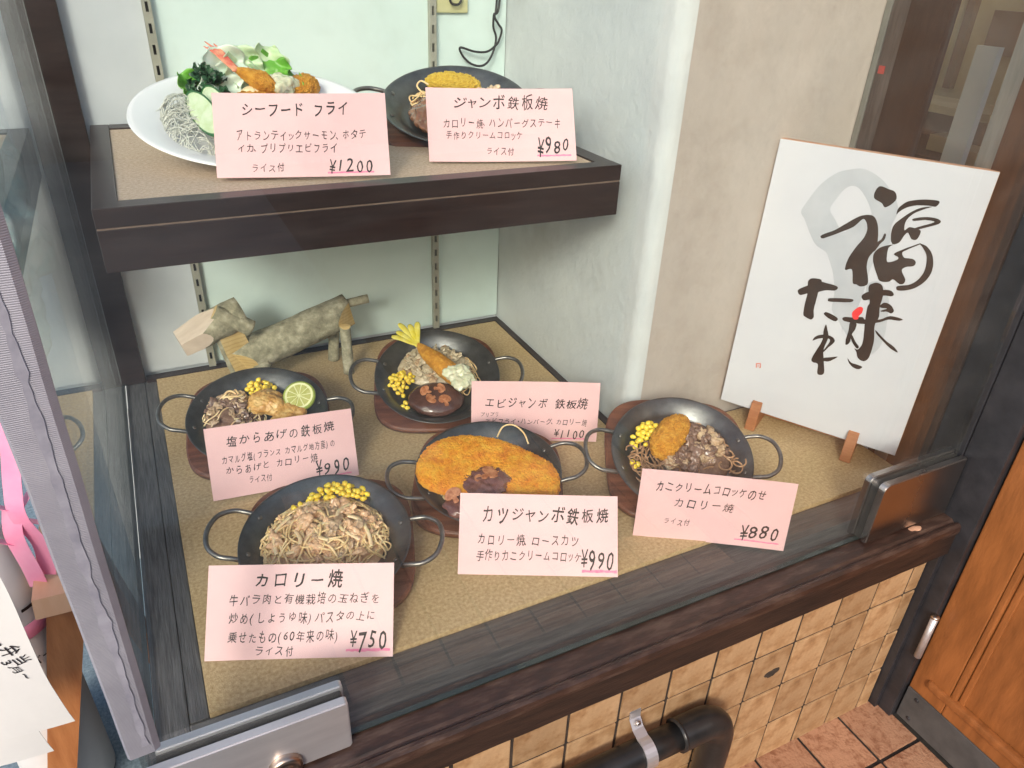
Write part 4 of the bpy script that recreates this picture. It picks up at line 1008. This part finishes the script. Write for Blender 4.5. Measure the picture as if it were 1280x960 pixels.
def card(loc, yaw, lean, roll, label, lines, price, px, pf, under, pan=None):
    if pan:
        b = settle(loc, yaw, lean, roll, pan)
        if b: loc, lean = b[2], b[1]; print('card', label[:30], b)
    y_, l_, r_ = R(yaw), R(lean), R(roll)
    X = Vector((math.cos(y_), math.sin(y_), 0)); B = Vector((-math.sin(y_), math.cos(y_), 0)); U = Vector((0, 0, 1))*math.cos(l_) + B*math.sin(l_)
    ex = X*math.cos(r_)+U*math.sin(r_); ey = -X*math.sin(r_)+U*math.cos(r_); n = ex.cross(ey)
    m = Matrix.Identity(4)
    for i in range(3): m[i][0] = ex[i]; m[i][1] = ey[i]; m[i][2] = n[i]; m[i][3] = loc[i]
    bm = bmesh.new(); nx, ny = 16, 8; g = {}
    for s_ in (0, 1):
        for i in range(nx+1):
            for j in range(ny+1):
                x, y = CW*i/nx, CH*j/ny
                z = -.0022*(1-((x/CW)*2-1)**2) + .0022
                g[s_, i, j] = bm.verts.new((x, y, z - (.0007 if s_ else 0)))
    for i in range(nx):
        for j in range(ny):
            bm.faces.new((g[0, i, j], g[0, i+1, j], g[0, i+1, j+1], g[0, i, j+1])); bm.faces.new((g[1, i, j+1], g[1, i+1, j+1], g[1, i+1, j], g[1, i, j]))
    for i in range(nx):
        bm.faces.new((g[1, i, 0], g[1, i+1, 0], g[0, i+1, 0], g[0, i, 0])); bm.faces.new((g[0, i, ny], g[0, i+1, ny], g[1, i+1, ny], g[1, i, ny]))
    for j in range(ny):
        bm.faces.new((g[0, 0, j], g[0, 0, j+1], g[1, 0, j+1], g[1, 0, j])); bm.faces.new((g[0, nx, j+1], g[0, nx, j], g[1, nx, j], g[1, nx, j+1]))
    o = from_bm('price_card', bm, M['card']); o.matrix_world = m; tag(o, label, 'price card', 'handwritten pink price cards')
    bend = lambda x: -.0022*(1-((x/CW)*2-1)**2) + .0022
    for (t, u0, u1, v_, hh, bold) in lines:
        V, F = [], []; line_mesh(V, F, t, u0*CW, u1*CW, (1-v_)*CH, hh*CH, bold=bold)
        V = [(x, y, bend(x)+.00025+z) for x, y, z in V]; pyd('lettering', V, F, M['ink'], o)
    V, F = [], []; line_mesh(V, F, price, px[0]*CW, px[1]*CW, (1-px[2])*CH, px[3]*CH*1.22, slant=.16, bold=pf*.35)
    V = [(x, y, bend(x)+.00030+z) for x, y, z in V]; pyd('price', V, F, M['ink'], o)
    V, F = [], []; quad_box(V, F, under[0]*CW, under[1]*CW, (1-under[2])*CH, under[3]*CH)
    V = [(x, y, bend(x)+.00012) for x, y, z in V]; pyd('underline', V, F, M['hl'], o)
    return o
card((.127, .398, .4510), -15.5, 31.1, .6, 'pink card reading シーフード フライ with price 1200 in front of the oval plate',
 [('シーフード フライ', .155, .78, .19, .20, .012), ('アトランティックサーモン、ホタテ', .115, .875, .50, .135, .0), ('イカ、プリプリエビフライ', .12, .70, .655, .125, .0), ('ライス付', .19, .385, .89, .12, .0)], '¥1200', (.64, .91, .865, .20), .008, (.63, .905, .955, .02))
card((.407, .408, .4495), -17.4, 33.2, .6, 'pink card reading ジャンボ鉄板焼 with price 980 at the right end of the shelf',
 [('ジャンボ鉄板焼', .175, .83, .20, .21, .008), ('カロリー焼、ハンバーグステーキ', .10, .91, .475, .15, .0), ('手作りクリームコロッケ', .115, .64, .645, .13, .0), ('ライス付', .38, .575, .86, .125, .0)], '¥980', (.735, .965, .79, .26), .014, (.73, .965, .925, .025), 'top')
card((.049, .354, .0056), -2.5, 40.5, -2.3, 'pink card reading 塩からあげの鉄板焼, tilted, in front of the lime slice pan',
 [('塩からあげの鉄板焼', .125, .87, .225, .17, .006), ('カマルグ塩(フランス カマルグ地方産)の', .085, .86, .47, .12, .0), ('からあげと カロリー焼', .10, .73, .625, .13, .0), ('ライス付', .24, .40, .80, .12, .0)], '¥990', (.70, .955, .80, .24), .014, (.72, .95, .93, .02), 'left')
card((.457, .364, .0006), -24.3, 38.1, .2, 'pink card reading エビジャンボ鉄板焼 with price 1100, behind the cutlet pan',
 [('エビジャンボ 鉄板焼', .10, .915, .36, .19, .010), ('プリプリ', .07, .22, .555, .09, .0), ('エビフライ・ハンバーグ、カロリー焼', .105, .92, .67, .12, .0)], '¥1100', (.66, .91, .87, .17), .010, (.64, .92, .955, .02), 'mid')
card((.316, .083, -.0000), -25.4, 40.6, 0, 'pink card reading カツジャンボ鉄板焼 with price 990, in front of the big cutlet',
 [('カツジャンボ鉄板焼', .13, .95, .26, .22, .018), ('カロリー焼、ロースカツ', .11, .76, .57, .15, .006), ('手作りカニクリームコロッケ', .11, .775, .765, .15, .004)], '¥990', (.77, .985, .79, .27), .016, (.775, .995, .935, .035), 'katsu')
card((.573, .057, .0003), -31.3, 38.6, -1.0, 'pink card reading カニクリームコロッケのせ with price 880, at the right',
 [('カニクリームコロッケのせ', .10, .82, .22, .17, .010), ('カロリー焼', .23, .635, .45, .155, .006), ('ライス付', .185, .365, .74, .115, .0)], '¥880', (.70, .96, .77, .26), .012, (.67, .96, .905, .022), 'right')
card((.004, .073, -.0000), -22.5, 39.2, 0, 'largest written pink card reading カロリー焼 with price 750, nearest the viewer',
 [('カロリー焼', .235, .73, .165, .19, .022), ('牛バラ肉と有機栽培の玉ねぎを', .11, .93, .375, .13, .002), ('炒め(しょうゆ味)パスタの上に', .115, .905, .565, .13, .002), ('乗せたもの(60年来の味)', .115, .715, .765, .14, .002), ('ライス付', .255, .47, .915, .12, .002)], '¥750', (.765, .975, .82, .24), .012, (.745, .985, .925, .03), 'front')

# ================================================================== CALLIGRAPHY BOARD
ex = Vector((.515, -.857, -.005)).normalized(); ey = Vector((.037, .017, .999)); ey = (ey - ex*ey.dot(ex)).normalized(); en = ex.cross(ey)
ms = Matrix.Identity(4)
for i in range(3): ms[i][0] = ex[i]; ms[i][1] = ey[i]; ms[i][2] = en[i]; ms[i][3] = (.983, .143, .255)[i]
SW, SH = .2910, .4512
bm = bmesh.new(); bx(bm, (-SW/2, -SH/2, -.016), (SW/2, SH/2, -.0012), .0008, 1)
sg = from_bm('calligraphy_board', bm, M['signedge']); sg.matrix_world = ms
tag(sg, 'white board with black brush calligraphy 福来たれ standing on a small easel', 'calligraphy board')
box('paper_face', (-SW/2+.0004, -SH/2+.0004, -.0011), (SW/2-.0004, SH/2-.0004, 0), M['signw'], sg)
STROKES = {"wash":[[[-0.0898,0.1254],[-0.0848,0.1425],[-0.0724,0.1698],[-0.0549,0.1896],[-0.0397,0.1973],[-0.0192,0.202],[0.0045,0.1937],[0.0226,0.1795],[0.0369,0.1622],[0.0407,0.1477],[0.0382,0.1292],[0.0435,0.1068],[0.0341,0.0886],[0.0283,0.0655],[0.0285,0.0377],[0.0285,0.015],[0.026,-0.0089],[0.0237,-0.0243],[0.0279,-0.047],[0.0327,-0.0577],[0.016,-0.04],[0.005,-0.0282],[-0.008,-0.014],[-0.0099,0.0032],[-0.0133,0.0212],[-0.022,0.0448],[-0.0318,0.0622],[-0.0398,0.0729],[-0.0561,0.0803],[-0.0691,0.0955],[-0.0818,0.1147]]],"washhole":[[-0.05,0.1373],[-0.0438,0.1569],[-0.0372,0.1698],[-0.029,0.1759],[-0.0189,0.1744],[-0.0093,0.166],[-0.0002,0.1549],[0.0077,0.1397],[-0.0029,0.1337],[-0.0148,0.1233],[-0.0209,0.1086],[-0.0313,0.1145],[-0.0388,0.1236]],"wash2":[[[0.0297,0.0336],[0.0461,0.0462],[0.065,0.0232],[0.0725,-0.0119],[0.0751,-0.0315],[0.074,-0.0527],[0.0657,-0.0688],[0.0559,-0.0613],[0.0608,-0.0418],[0.0516,-0.0091]]],"fuku":[[[0.0033,0.1684],[0.0043,0.1774],[0.0088,0.1825],[0.02,0.1803],[0.0288,0.1782],[0.0336,0.1703],[0.0311,0.1623],[0.0227,0.1543],[0.0165,0.1595],[0.0063,0.1634]],[[-0.0532,0.0948],[-0.0492,0.0992],[-0.036,0.1081],[-0.0219,0.1218],[-0.008,0.1347],[0.004,0.1398],[0.0129,0.1382],[0.0201,0.128],[0.0248,0.1132],[0.0272,0.0978],[0.0246,0.0878],[0.0213,0.0775],[0.0225,0.0641],[0.0284,0.0489],[0.0304,0.0382],[0.0223,0.0327],[0.0155,0.0344],[0.01,0.0358],[0.0035,0.0553],[-0.0047,0.0524],[-0.0067,0.057],[-0.0058,0.0711],[-0.0005,0.0888],[0.007,0.1067],[0.0077,0.1201],[0.0031,0.1297],[-0.0023,0.1317],[-0.0111,0.1187],[-0.0257,0.1076],[-0.0431,0.0957],[-0.05,0.0922]],[[0.0264,0.103],[0.0307,0.1092],[0.032,0.1174],[0.0346,0.1167],[0.0345,0.1087],[0.0306,0.1012],[0.0265,0.0896],[0.0239,0.0903]],[[0.04,0.1476],[0.0398,0.1564],[0.0472,0.1667],[0.0593,0.1723],[0.0742,0.1756],[0.0875,0.1757],[0.0854,0.1679],[0.0766,0.1674],[0.0615,0.165],[0.0495,0.1591],[0.0423,0.1518]],[[0.0813,0.1669],[0.0736,0.1624],[0.0606,0.1525],[0.0545,0.1403],[0.0563,0.1279],[0.0616,0.1336],[0.0746,0.1326],[0.0774,0.1286],[0.0754,0.1183],[0.0687,0.1176],[0.0618,0.1252],[0.0584,0.1206],[0.0546,0.1093],[0.0475,0.105],[0.0431,0.1106],[0.0403,0.1218],[0.0409,0.1323],[0.0473,0.1427],[0.0576,0.1549],[0.0688,0.1634]],[[0.0622,0.1457],[0.0727,0.1504],[0.0856,0.1526],[0.095,0.1513],[0.0976,0.148],[0.093,0.1433],[0.0813,0.137],[0.0714,0.1319],[0.0676,0.1329],[0.0763,0.1385],[0.087,0.1446],[0.0894,0.1476],[0.0782,0.1473],[0.0645,0.1432]],[[0.0477,0.1046],[0.0433,0.0988],[0.0447,0.0857],[0.0481,0.0779],[0.0585,0.0836],[0.0597,0.0879],[0.0526,0.0916],[0.062,0.1004],[0.0736,0.1088],[0.0809,0.1139],[0.0817,0.1127],[0.0686,0.1019],[0.0628,0.0958],[0.067,0.0896],[0.0722,0.0895],[0.0792,0.0899],[0.084,0.0857],[0.0822,0.0799],[0.0737,0.0765],[0.0696,0.0701],[0.0778,0.0586],[0.0774,0.0517],[0.072,0.0497],[0.0621,0.0546],[0.0575,0.0493],[0.0457,0.0477],[0.04,0.0546],[0.0311,0.0689],[0.0271,0.0789],[0.0269,0.0883],[0.0339,0.098]],[[0.0811,0.1134],[0.09,0.112],[0.0994,0.1038],[0.1052,0.0921],[0.1076,0.0768],[0.1038,0.0625],[0.0955,0.0509],[0.0857,0.0437],[0.0737,0.0397],[0.0698,0.0428],[0.0716,0.0466],[0.0856,0.0524],[0.0943,0.0628],[0.0979,0.0744],[0.0974,0.0876],[0.0937,0.0998],[0.0864,0.1086]]],"ta":[[[-0.0648,0.0017],[-0.0632,0.0065],[-0.0518,0.0154],[-0.0355,0.0254],[-0.0277,0.026],[-0.0131,0.0254],[-0.0083,0.0223],[-0.0122,0.017],[-0.0247,0.0143],[-0.0363,0.0077],[-0.0487,0.003],[-0.0595,-0.0029]],[[-0.0535,0.0223],[-0.0495,0.0277],[-0.0393,0.0297],[-0.0339,0.0273],[-0.0345,0.0111],[-0.0341,-0.0065],[-0.0339,-0.0214],[-0.031,-0.0326],[-0.0343,-0.0381],[-0.0431,-0.0361],[-0.0475,-0.0328],[-0.0493,-0.0166],[-0.0496,0.0012],[-0.0523,0.0153]],[[-0.0175,0.0001],[-0.0141,0.0042],[0.0155,0.0107],[0.0156,0.0055],[-0.0026,0.0006],[-0.0152,-0.0019]],[[-0.0178,-0.0229],[-0.0146,-0.0196],[-0.0033,-0.0218],[0.0043,-0.0256],[0.0017,-0.0308],[-0.0081,-0.0291],[-0.0158,-0.0253]]],"re":[[[-0.0102,-0.0397],[-0.005,-0.0494],[-0.0013,-0.0606],[-0.0032,-0.0797],[0.0001,-0.0944],[0.0064,-0.1146],[0.0072,-0.1224],[0.0026,-0.1262],[-0.0024,-0.124],[-0.0054,-0.1089],[-0.0126,-0.108],[-0.0168,-0.1046],[-0.015,-0.0929],[-0.0115,-0.0792],[-0.0089,-0.066],[-0.011,-0.0512]],[[-0.0231,-0.0718],[-0.0198,-0.0631],[-0.0091,-0.0568],[0.0031,-0.0568],[0.0091,-0.062],[0.0076,-0.0686],[0.0028,-0.0763],[-0.0017,-0.0855],[-0.0029,-0.0828],[0.0013,-0.0706],[0.0019,-0.0627],[-0.0051,-0.0617],[-0.0161,-0.0666]],[[0.0004,-0.0959],[0.0107,-0.091],[0.0205,-0.087],[0.0133,-0.0958],[0.0075,-0.0999],[0.0016,-0.1003]],[[0.0347,-0.0849],[0.0415,-0.0905],[0.051,-0.0911],[0.0592,-0.0925],[0.0554,-0.0978],[0.0475,-0.0979],[0.0394,-0.0927]]],"rai":[[[0.0332,0.0345],[0.0374,0.0418],[0.0442,0.0443],[0.0514,0.0406],[0.0561,0.0265],[0.0565,0.0095],[0.0598,-0.0068],[0.0578,-0.022],[0.0632,-0.044],[0.0646,-0.0647],[0.0634,-0.0772],[0.0579,-0.083],[0.0493,-0.0802],[0.0442,-0.0711],[0.0402,-0.0662],[0.0455,-0.0661],[0.0488,-0.0544],[0.0459,-0.0343],[0.0425,-0.0176],[0.0401,0.005],[0.0411,0.0125]],[[0.0278,0.0175],[0.0291,0.0221],[0.0362,0.0282],[0.054,0.0357],[0.0634,0.0373],[0.0696,0.0328],[0.0671,0.0288],[0.0565,0.0271],[0.0438,0.0189],[0.0328,0.0131]],[[0.0561,0.0108],[0.0606,0.0169],[0.0695,0.0159],[0.0765,0.0088],[0.0744,0.0031],[0.068,0.0041],[0.061,0.0022],[0.0594,0.0035],[0.0666,0.0089],[0.0581,0.008]],[[0.0104,-0.0238],[0.0134,-0.02],[0.0257,-0.0174],[0.0375,-0.0132],[0.0434,-0.0162],[0.062,-0.0102],[0.0744,-0.0012],[0.0912,-0.0013],[0.0879,-0.0051],[0.0737,-0.0072],[0.0633,-0.0145],[0.0452,-0.0227],[0.0305,-0.0255],[0.0152,-0.0269]],[[0.0229,-0.0262],[0.0317,-0.0251],[0.0331,-0.0351],[0.0305,-0.0449],[0.031,-0.0584],[0.0265,-0.0643],[0.0243,-0.0559],[0.0242,-0.0408]],[[0.0305,-0.0449],[0.0384,-0.0546],[0.0455,-0.0615],[0.0434,-0.0652],[0.0355,-0.0585],[0.0306,-0.0509]],[[0.0608,-0.0284],[0.0686,-0.0335],[0.081,-0.0416],[0.0926,-0.0469],[0.1002,-0.0543],[0.0887,-0.0511],[0.0732,-0.041],[0.0635,-0.0335]]],"red":[[[0.0216,-0.0118],[0.0246,-0.0036],[0.0296,0.0015],[0.0345,0.0006],[0.0351,-0.0065],[0.0323,-0.0132],[0.0324,-0.0181],[0.0264,-0.0199]]],"seal":[[[-0.1009,-0.1382],[-0.0934,-0.135],[-0.0926,-0.1371],[-0.0986,-0.1393],[-0.097,-0.1454],[-0.0992,-0.1461]],[[-0.0942,-0.1376],[-0.0923,-0.1369],[-0.091,-0.1442],[-0.0938,-0.1454],[-0.0942,-0.1437],[-0.0931,-0.1426]],[[-0.0969,-0.1408],[-0.095,-0.1401],[-0.0947,-0.1425],[-0.0964,-0.143]]]}
def fillpoly(V, F, pts, z, smooth=True, jag=.00025):
    P = catmull([(x, y, 0) for x, y in pts], 4, True) if smooth else [Vector((x, y, 0)) for x, y in pts]
    from mathutils.geometry import tessellate_polygon
    P = [Vector((p.x + jag*nz(p, 900, 1), p.y + jag*nz(p, 900, 2), z)) for p in P]
    o = len(V); V.extend(P)
    for t in tessellate_polygon([P]): F.append((o+t[0], o+t[1], o+t[2]))
for key, nm, mt_, z in (('wash2', 'grey_wash', 'wash', .0002), ('fuku', 'brush_character', 'sumi', .0006), ('rai', 'brush_character', 'sumi', .0006), ('ta', 'brush_character', 'sumi', .0006), ('re', 'brush_character', 'sumi', .0006), ('red', 'red_mark', 'red', .0008), ('seal', 'seal_mark', 'seal', .0008)):
    V, F = [], []
    for q, pts in enumerate(STROKES[key]): fillpoly(V, F, pts, z + q*.00002, key != 'seal')
    pyd(nm, V, F, M[mt_], sg)
from mathutils.geometry import tessellate_polygon
A_ = catmull([(x, y, 0) for x, y in STROKES['wash'][0]], 4, True); B_ = catmull([(x, y, 0) for x, y in STROKES['washhole']], 4, True)
tri = tessellate_polygon([A_, B_]); P = [Vector((p.x, p.y, .0004)) for p in A_+B_]
pyd('grey_wash', P, [tuple(t) for t in tri], M['wash'], sg)
# easel feet
es_ = tag(empty('easel', (.983, .143, 0)), 'small orange brown wooden easel feet under the calligraphy board', 'easel')
hx = Vector((ex.x, ex.y, 0)).normalized(); hn = Vector((en.x, en.y, 0)).normalized()
me_ = Matrix.Identity(4)
for i in range(3): me_[i][0] = hx[i]; me_[i][1] = hn[i]; me_[i][2] = (0, 0, 1)[i]; me_[i][3] = (.983, .143, 0)[i]
es_.matrix_world = me_
for xc in (-.083, .077):
    prof = [(-.060, .0003), (.030, .0003), (.0150, .047), (.0050, .050), (.0022, .0285), (-.020, .0285), (-.034, .0285)]
    bm = extrude_poly(prof, -.0085, .0085)
    for v in bm.verts: v.co = Vector((v.co.z + xc, v.co.x, v.co.y))
    bmesh.ops.recalc_face_normals(bm, faces=bm.faces); bmesh.ops.bevel(bm, geom=list(bm.edges), offset=.0007, segments=1, affect='EDGES')
    from_bm('foot', bm, M['easel'], es_)
box('crossbar', (-.0762, -.040, .004), (.0700, -.032, .026), M['easel'], es_)

# ================================================================== LOG ANIMAL
la = tag(empty('log_animal', (.22, .69, 0)), 'rustic animal figure made of sawn bark covered logs against the back wall', 'figurine')
def log(name, p0, p1, r0, r1, cuts=(), mats=('bark', 'cutwood'), seed=1, seg=28):
    A = Vector(p0); B = Vector(p1); D = B-A; L_ = D.length; bm = bmesh.new(); n = 14; rings = []
    for k in range(n+1):
        t = k/n; rr = r0+(r1-r0)*t; ring = []
        for i in range(seg):
            a_ = 2*math.pi*i/seg; q = Vector((t*L_, rr*math.cos(a_), rr*math.sin(a_)))
            s_ = 1 + .05*nz(q, 35, seed) + .035*nz(q, 110, seed+1); ring.append(bm.verts.new((q.x, q.y*s_, q.z*s_)))
        rings.append(ring)
    for k in range(n):
        for i in range(seg): bm.faces.new((rings[k][i], rings[k+1][i], rings[k+1][(i+1) % seg], rings[k][(i+1) % seg]))
    f1 = bm.faces.new(rings[0]); f2 = bm.faces.new(rings[-1][::-1]); f1.material_index = f2.material_index = 1
    M_ = Matrix.Translation(A) @ D.to_track_quat('X', 'Z').to_matrix().to_4x4(); bmesh.ops.transform(bm, matrix=M_, verts=bm.verts)
    for (pc, pn) in cuts:
        r_ = bmesh.ops.bisect_plane(bm, geom=bm.verts[:]+bm.edges[:]+bm.faces[:], plane_co=Vector(pc), plane_no=Vector(pn), clear_outer=True)
        ed = [e for e in r_['geom_cut'] if isinstance(e, bmesh.types.BMEdge)]
        nf = bmesh.ops.contextual_create(bm, geom=ed)['faces'] if ed else []
        for f in nf: f.material_index = 1
    bmesh.ops.recalc_face_normals(bm, faces=bm.faces)
    for v in bm.verts: v.co -= Vector((.22, .69, 0))
    o = from_bm(name, bm, [M[mats[0]], M[mats[1]]], la)
    for p in o.data.polygons: p.use_smooth = p.material_index == 0
    return o
# trunk log sloping up to the right, sawn obliquely where the legs meet it
log('body', (.128, .685, .050), (.350, .700, .112), .034, .031, [((.308, .66, .085), (.55, -.82, -.10)), ((.178, .655, .045), (-.38, -.86, -.34))], seed=2)
log('tail', (.312, .698, .122), (.386, .690, .133), .0085, .0080, seed=4, seg=16)
log('leg', (.331, .658, .001), (.331, .662, .098), .0105, .0100, [((.331, .655, .096), (0, -.5, .86))], seed=5, seg=18)
log('leg', (.128, .640, .002), (.185, .668, .050), .0120, .0125, seed=6, seg=18)
log('leg', (.318, .722, .001), (.322, .715, .075), .0105, .0100, seed=9, seg=18)
log('leg', (.150, .722, .001), (.160, .715, .045), .0115, .0105, seed=10, seg=18)
log('neck', (.150, .682, .028), (.128, .678, .120), .0260, .0240, [((.146, .668, .07), (.25, -.96, .05))], seed=7)
log('head', (.050, .672, .112), (.158, .690, .142), .0275, .0295, [((.100, .67, .146), (-.50, -.32, .80)), ((.07, .657, .115), (-.1, -.96, -.25))], ('bark', 'cutpale'), seed=8)
log('ear', (.112, .672, .158), (.168, .665, .120), .0125, .0150, seed=11, seg=18)

# ================================================================== OUTSIDE AT THE LEFT
st_ = tag(empty('wooden_stool', (-.145, .31, -.43)), 'orange wooden stand with splayed leg outside the left glass', 'stand')
def gp(name, v, f, mat, parent, sm=False):
    o = pyd(name, [Vector(p) - Vector(parent.location) for p in v], f, mat, parent, sm); return o
def hexa(name, b, t, mat, parent):
    return gp(name, b+t, [(0, 3, 2, 1), (4, 5, 6, 7), (0, 1, 5, 4), (1, 2, 6, 5), (2, 3, 7, 6), (3, 0, 4, 7)], mat, parent)
hexa('stand_top', [(-.176, .246, -.028), (-.118, .244, -.028), (-.112, .43, -.028), (-.172, .44, -.028)], [(-.174, .250, .0), (-.120, .248, .0), (-.114, .43, .0), (-.172, .44, .0)], M['peach'], st_)
hexa('leg', [(-.258, .235, -.43), (-.225, .235, -.43), (-.225, .275, -.43), (-.258, .275, -.43)], [(-.165, .250, -.0285), (-.122, .250, -.0285), (-.122, .285, -.0285), (-.165, .285, -.0285)], M['stool'], st_)
hexa('leg', [(-.258, .41, -.43), (-.225, .41, -.43), (-.225, .45, -.43), (-.258, .45, -.43)], [(-.165, .395, -.0285), (-.122, .395, -.0285), (-.122, .43, -.0285), (-.165, .43, -.0285)], M['stool'], st_)
hexa('leg', [(-.075, .41, -.43), (-.060, .41, -.43), (-.060, .45, -.43), (-.075, .45, -.43)], [(-.150, .395, -.029), (-.119, .395, -.029), (-.119, .43, -.029), (-.150, .43, -.029)], M['stool'], st_)
# white cylindrical package with pink band and ribbon
pk = tag(empty('wrapped_package', (-.225, .33, -.43)), 'white cylindrical package with pink band and black handwriting beside the stand', 'package')
v, f = lathe([(0, 0), (.056, 0), (.058, .004), (.055, .20), (.048, .40), (.036, .475), (.020, .50), (0, .502)], 48); pyd('wrapper', v, f, M['white'], pk, True)
v, f = lathe([(.0530, .340), (.0538, .341), (.0524, .362), (.0516, .362)], 48); pyd('band', v, f, M['ribbon'], pk, True)
def wrapped(text, z, h, a0, a1, parent, rad, bold=.01):
    V, F = [], []; line_mesh(V, F, text, 0, 1, 0, 1, bold=bold)
    P = []
    for (x, y, q) in V:
        a_ = a0 + (a1-a0)*x; P.append((rad(z+y*h)*math.cos(a_), rad(z+y*h)*math.sin(a_), z+y*h))
    pyd('lettering', P, F, M['ink'], parent)
wrapped('カロリー焼', .388, .034, R(-135), R(-12), pk, lambda z: .0485 - (z-.40)*.16 + .0015, .02)
wrapped('ハンバーグ', .300, .020, R(-110), R(-20), pk, lambda z: .0555 - (z-.20)*.035 + .001, .0)
wrapped('¥750', .235, .030, R(-70), R(-8), pk, lambda z: .0555 - (z-.20)*.035 + .001, .02)
rb = tag(empty('ribbon_bow', (-.165, .30, .05)), 'pink ribbon bow tied on the white package', 'ribbon')
def strip(name, pts, w_, mat, parent, wd=Vector((0, 0, 1))):
    C_ = catmull(pts, 8); V = []; F = []
    for i, p in enumerate(C_):
        V += [p - wd*w_/2 + Vector((0, .0, 0)), p + wd*w_/2]
    for i in range(len(C_)-1): F.append((2*i, 2*i+2, 2*i+3, 2*i+1))
    o = pyd(name, V, F, mat, parent, False); md = o.modifiers.new('t', 'SOLIDIFY'); md.thickness = .0004; return o
wx = Vector((.85, -.5, .1)).normalized()
strip('ribbon_tail', [(.018, .0, .185), (.014, -.006, .14), (.004, -.008, .09), (.0, -.012, .05), (.012, -.012, .0), (.008, -.014, -.045)], .024, M['ribbon'], rb, wx)
strip('ribbon_tail', [(-.006, 0, .055), (-.012, -.008, .02), (-.006, -.014, -.03), (-.004, -.016, -.06)], .026, M['ribbon'], rb, wx)
strip('ribbon_loop', [(.0, 0, .05), (.030, -.004, .085), (.045, 0, .055), (.036, .004, .018), (.004, .004, .03)], .020, M['ribbon'], rb, Vector((.3, -.9, .2)).normalized())
strip('ribbon_loop', [(.0, 0, .05), (-.03, .004, .06), (-.04, .004, .02), (-.01, 0, .0)], .020, M['ribbon'], rb, Vector((.3, -.9, .2)).normalized())
# paper notice
ml = Matrix.Translation((0, .06, 0))
nt_ = tag(empty('paper_notice', (-.18, .06, .05)), 'curling white paper notice with handwriting at the lower left', 'notice')
outl = [(-.30, .245), (-.18, .235), (-.140, .199), (-.136, .141), (-.134, .079), (-.126, .004), (-.160, -.004), (-.194, -.008), (-.30, -.02)]
V = []; F = []
cols_ = 14
for j in range(15):
    t = j/14; zt = .235 - .24*t; xr = [-.150, -.1405, -.1385, -.1370, -.1360, -.1355, -.1350, -.1345, -.1340, -.1335, -.1325, -.131, -.1295, -.128, -.126][j]
    for i in range(cols_+1):
        s_ = i/cols_; x = -.32 + (xr+.32)*s_; z = zt - (0 if s_ > .5 else (.5-s_)*.02)
        V.append(Vector((x, .06 + .030*(1-s_)**2 - .012*math.sin(t*2.6)*s_ , z)) - Vector((-.18, .06, .05)))
for j in range(14):
    for i in range(cols_): a0 = j*(cols_+1)+i; F.append((a0, a0+1, a0+cols_+2, a0+cols_+1))
sh_ = pyd('sheet', V, F, M['white'], nt_, False); md = sh_.modifiers.new('t', 'SOLIDIFY'); md.thickness = .0006
V2 = [v + Vector((-.030, .010, -.045)) for v in V]; sh2 = pyd('sheet', V2, F, M['white'], nt_, False); md = sh2.modifiers.new('t', 'SOLIDIFY'); md.thickness = .0006
def notice_text(text, p, d, h, bold, m_='ink'):
    V, F = [], []; line_mesh(V, F, text, 0, len(text)*h*.95, 0, h, bold=bold); d = Vector(d).normalized(); n_ = Vector((-d.y, d.x)); P = []
    for (x, y, z) in V:
        X_ = p[0]+d.x*x+n_.x*y; Z_ = p[1]+d.y*x+n_.y*y; t = (.235-Z_)/.24; s_ = min(1, max(0, (X_+.32)/(.187)))
        P.append(Vector((X_, .06 + .030*(1-s_)**2 - .012*math.sin(t*2.6)*s_ - .0014, Z_)) - Vector((-.18, .06, .05)))
    pyd('lettering', P, F, M[m_], nt_)
notice_text('カロリー弁当', (-.177, .185), (.35, -.93), .0165, .010)
notice_text('R.2.3月~', (-.174, .142), (.40, -.92), .0105, .0)
V, F = [], []
# crumpled clear-blue plastic bag standing on the pavement by the back of the glass
bm = blob_bm((.055, .10, .20), .5, 14, 5, 3, amp2=.020, sc2=38); bmesh.ops.transform(bm, matrix=Matrix.Translation((-.165, .66, .33)), verts=bm.verts)
pb_ = from_bm('plastic_wrap', bm, M['film'], None, True); tag(pb_, 'crumpled pale blue plastic wrap outside at the upper left', 'plastic wrap')
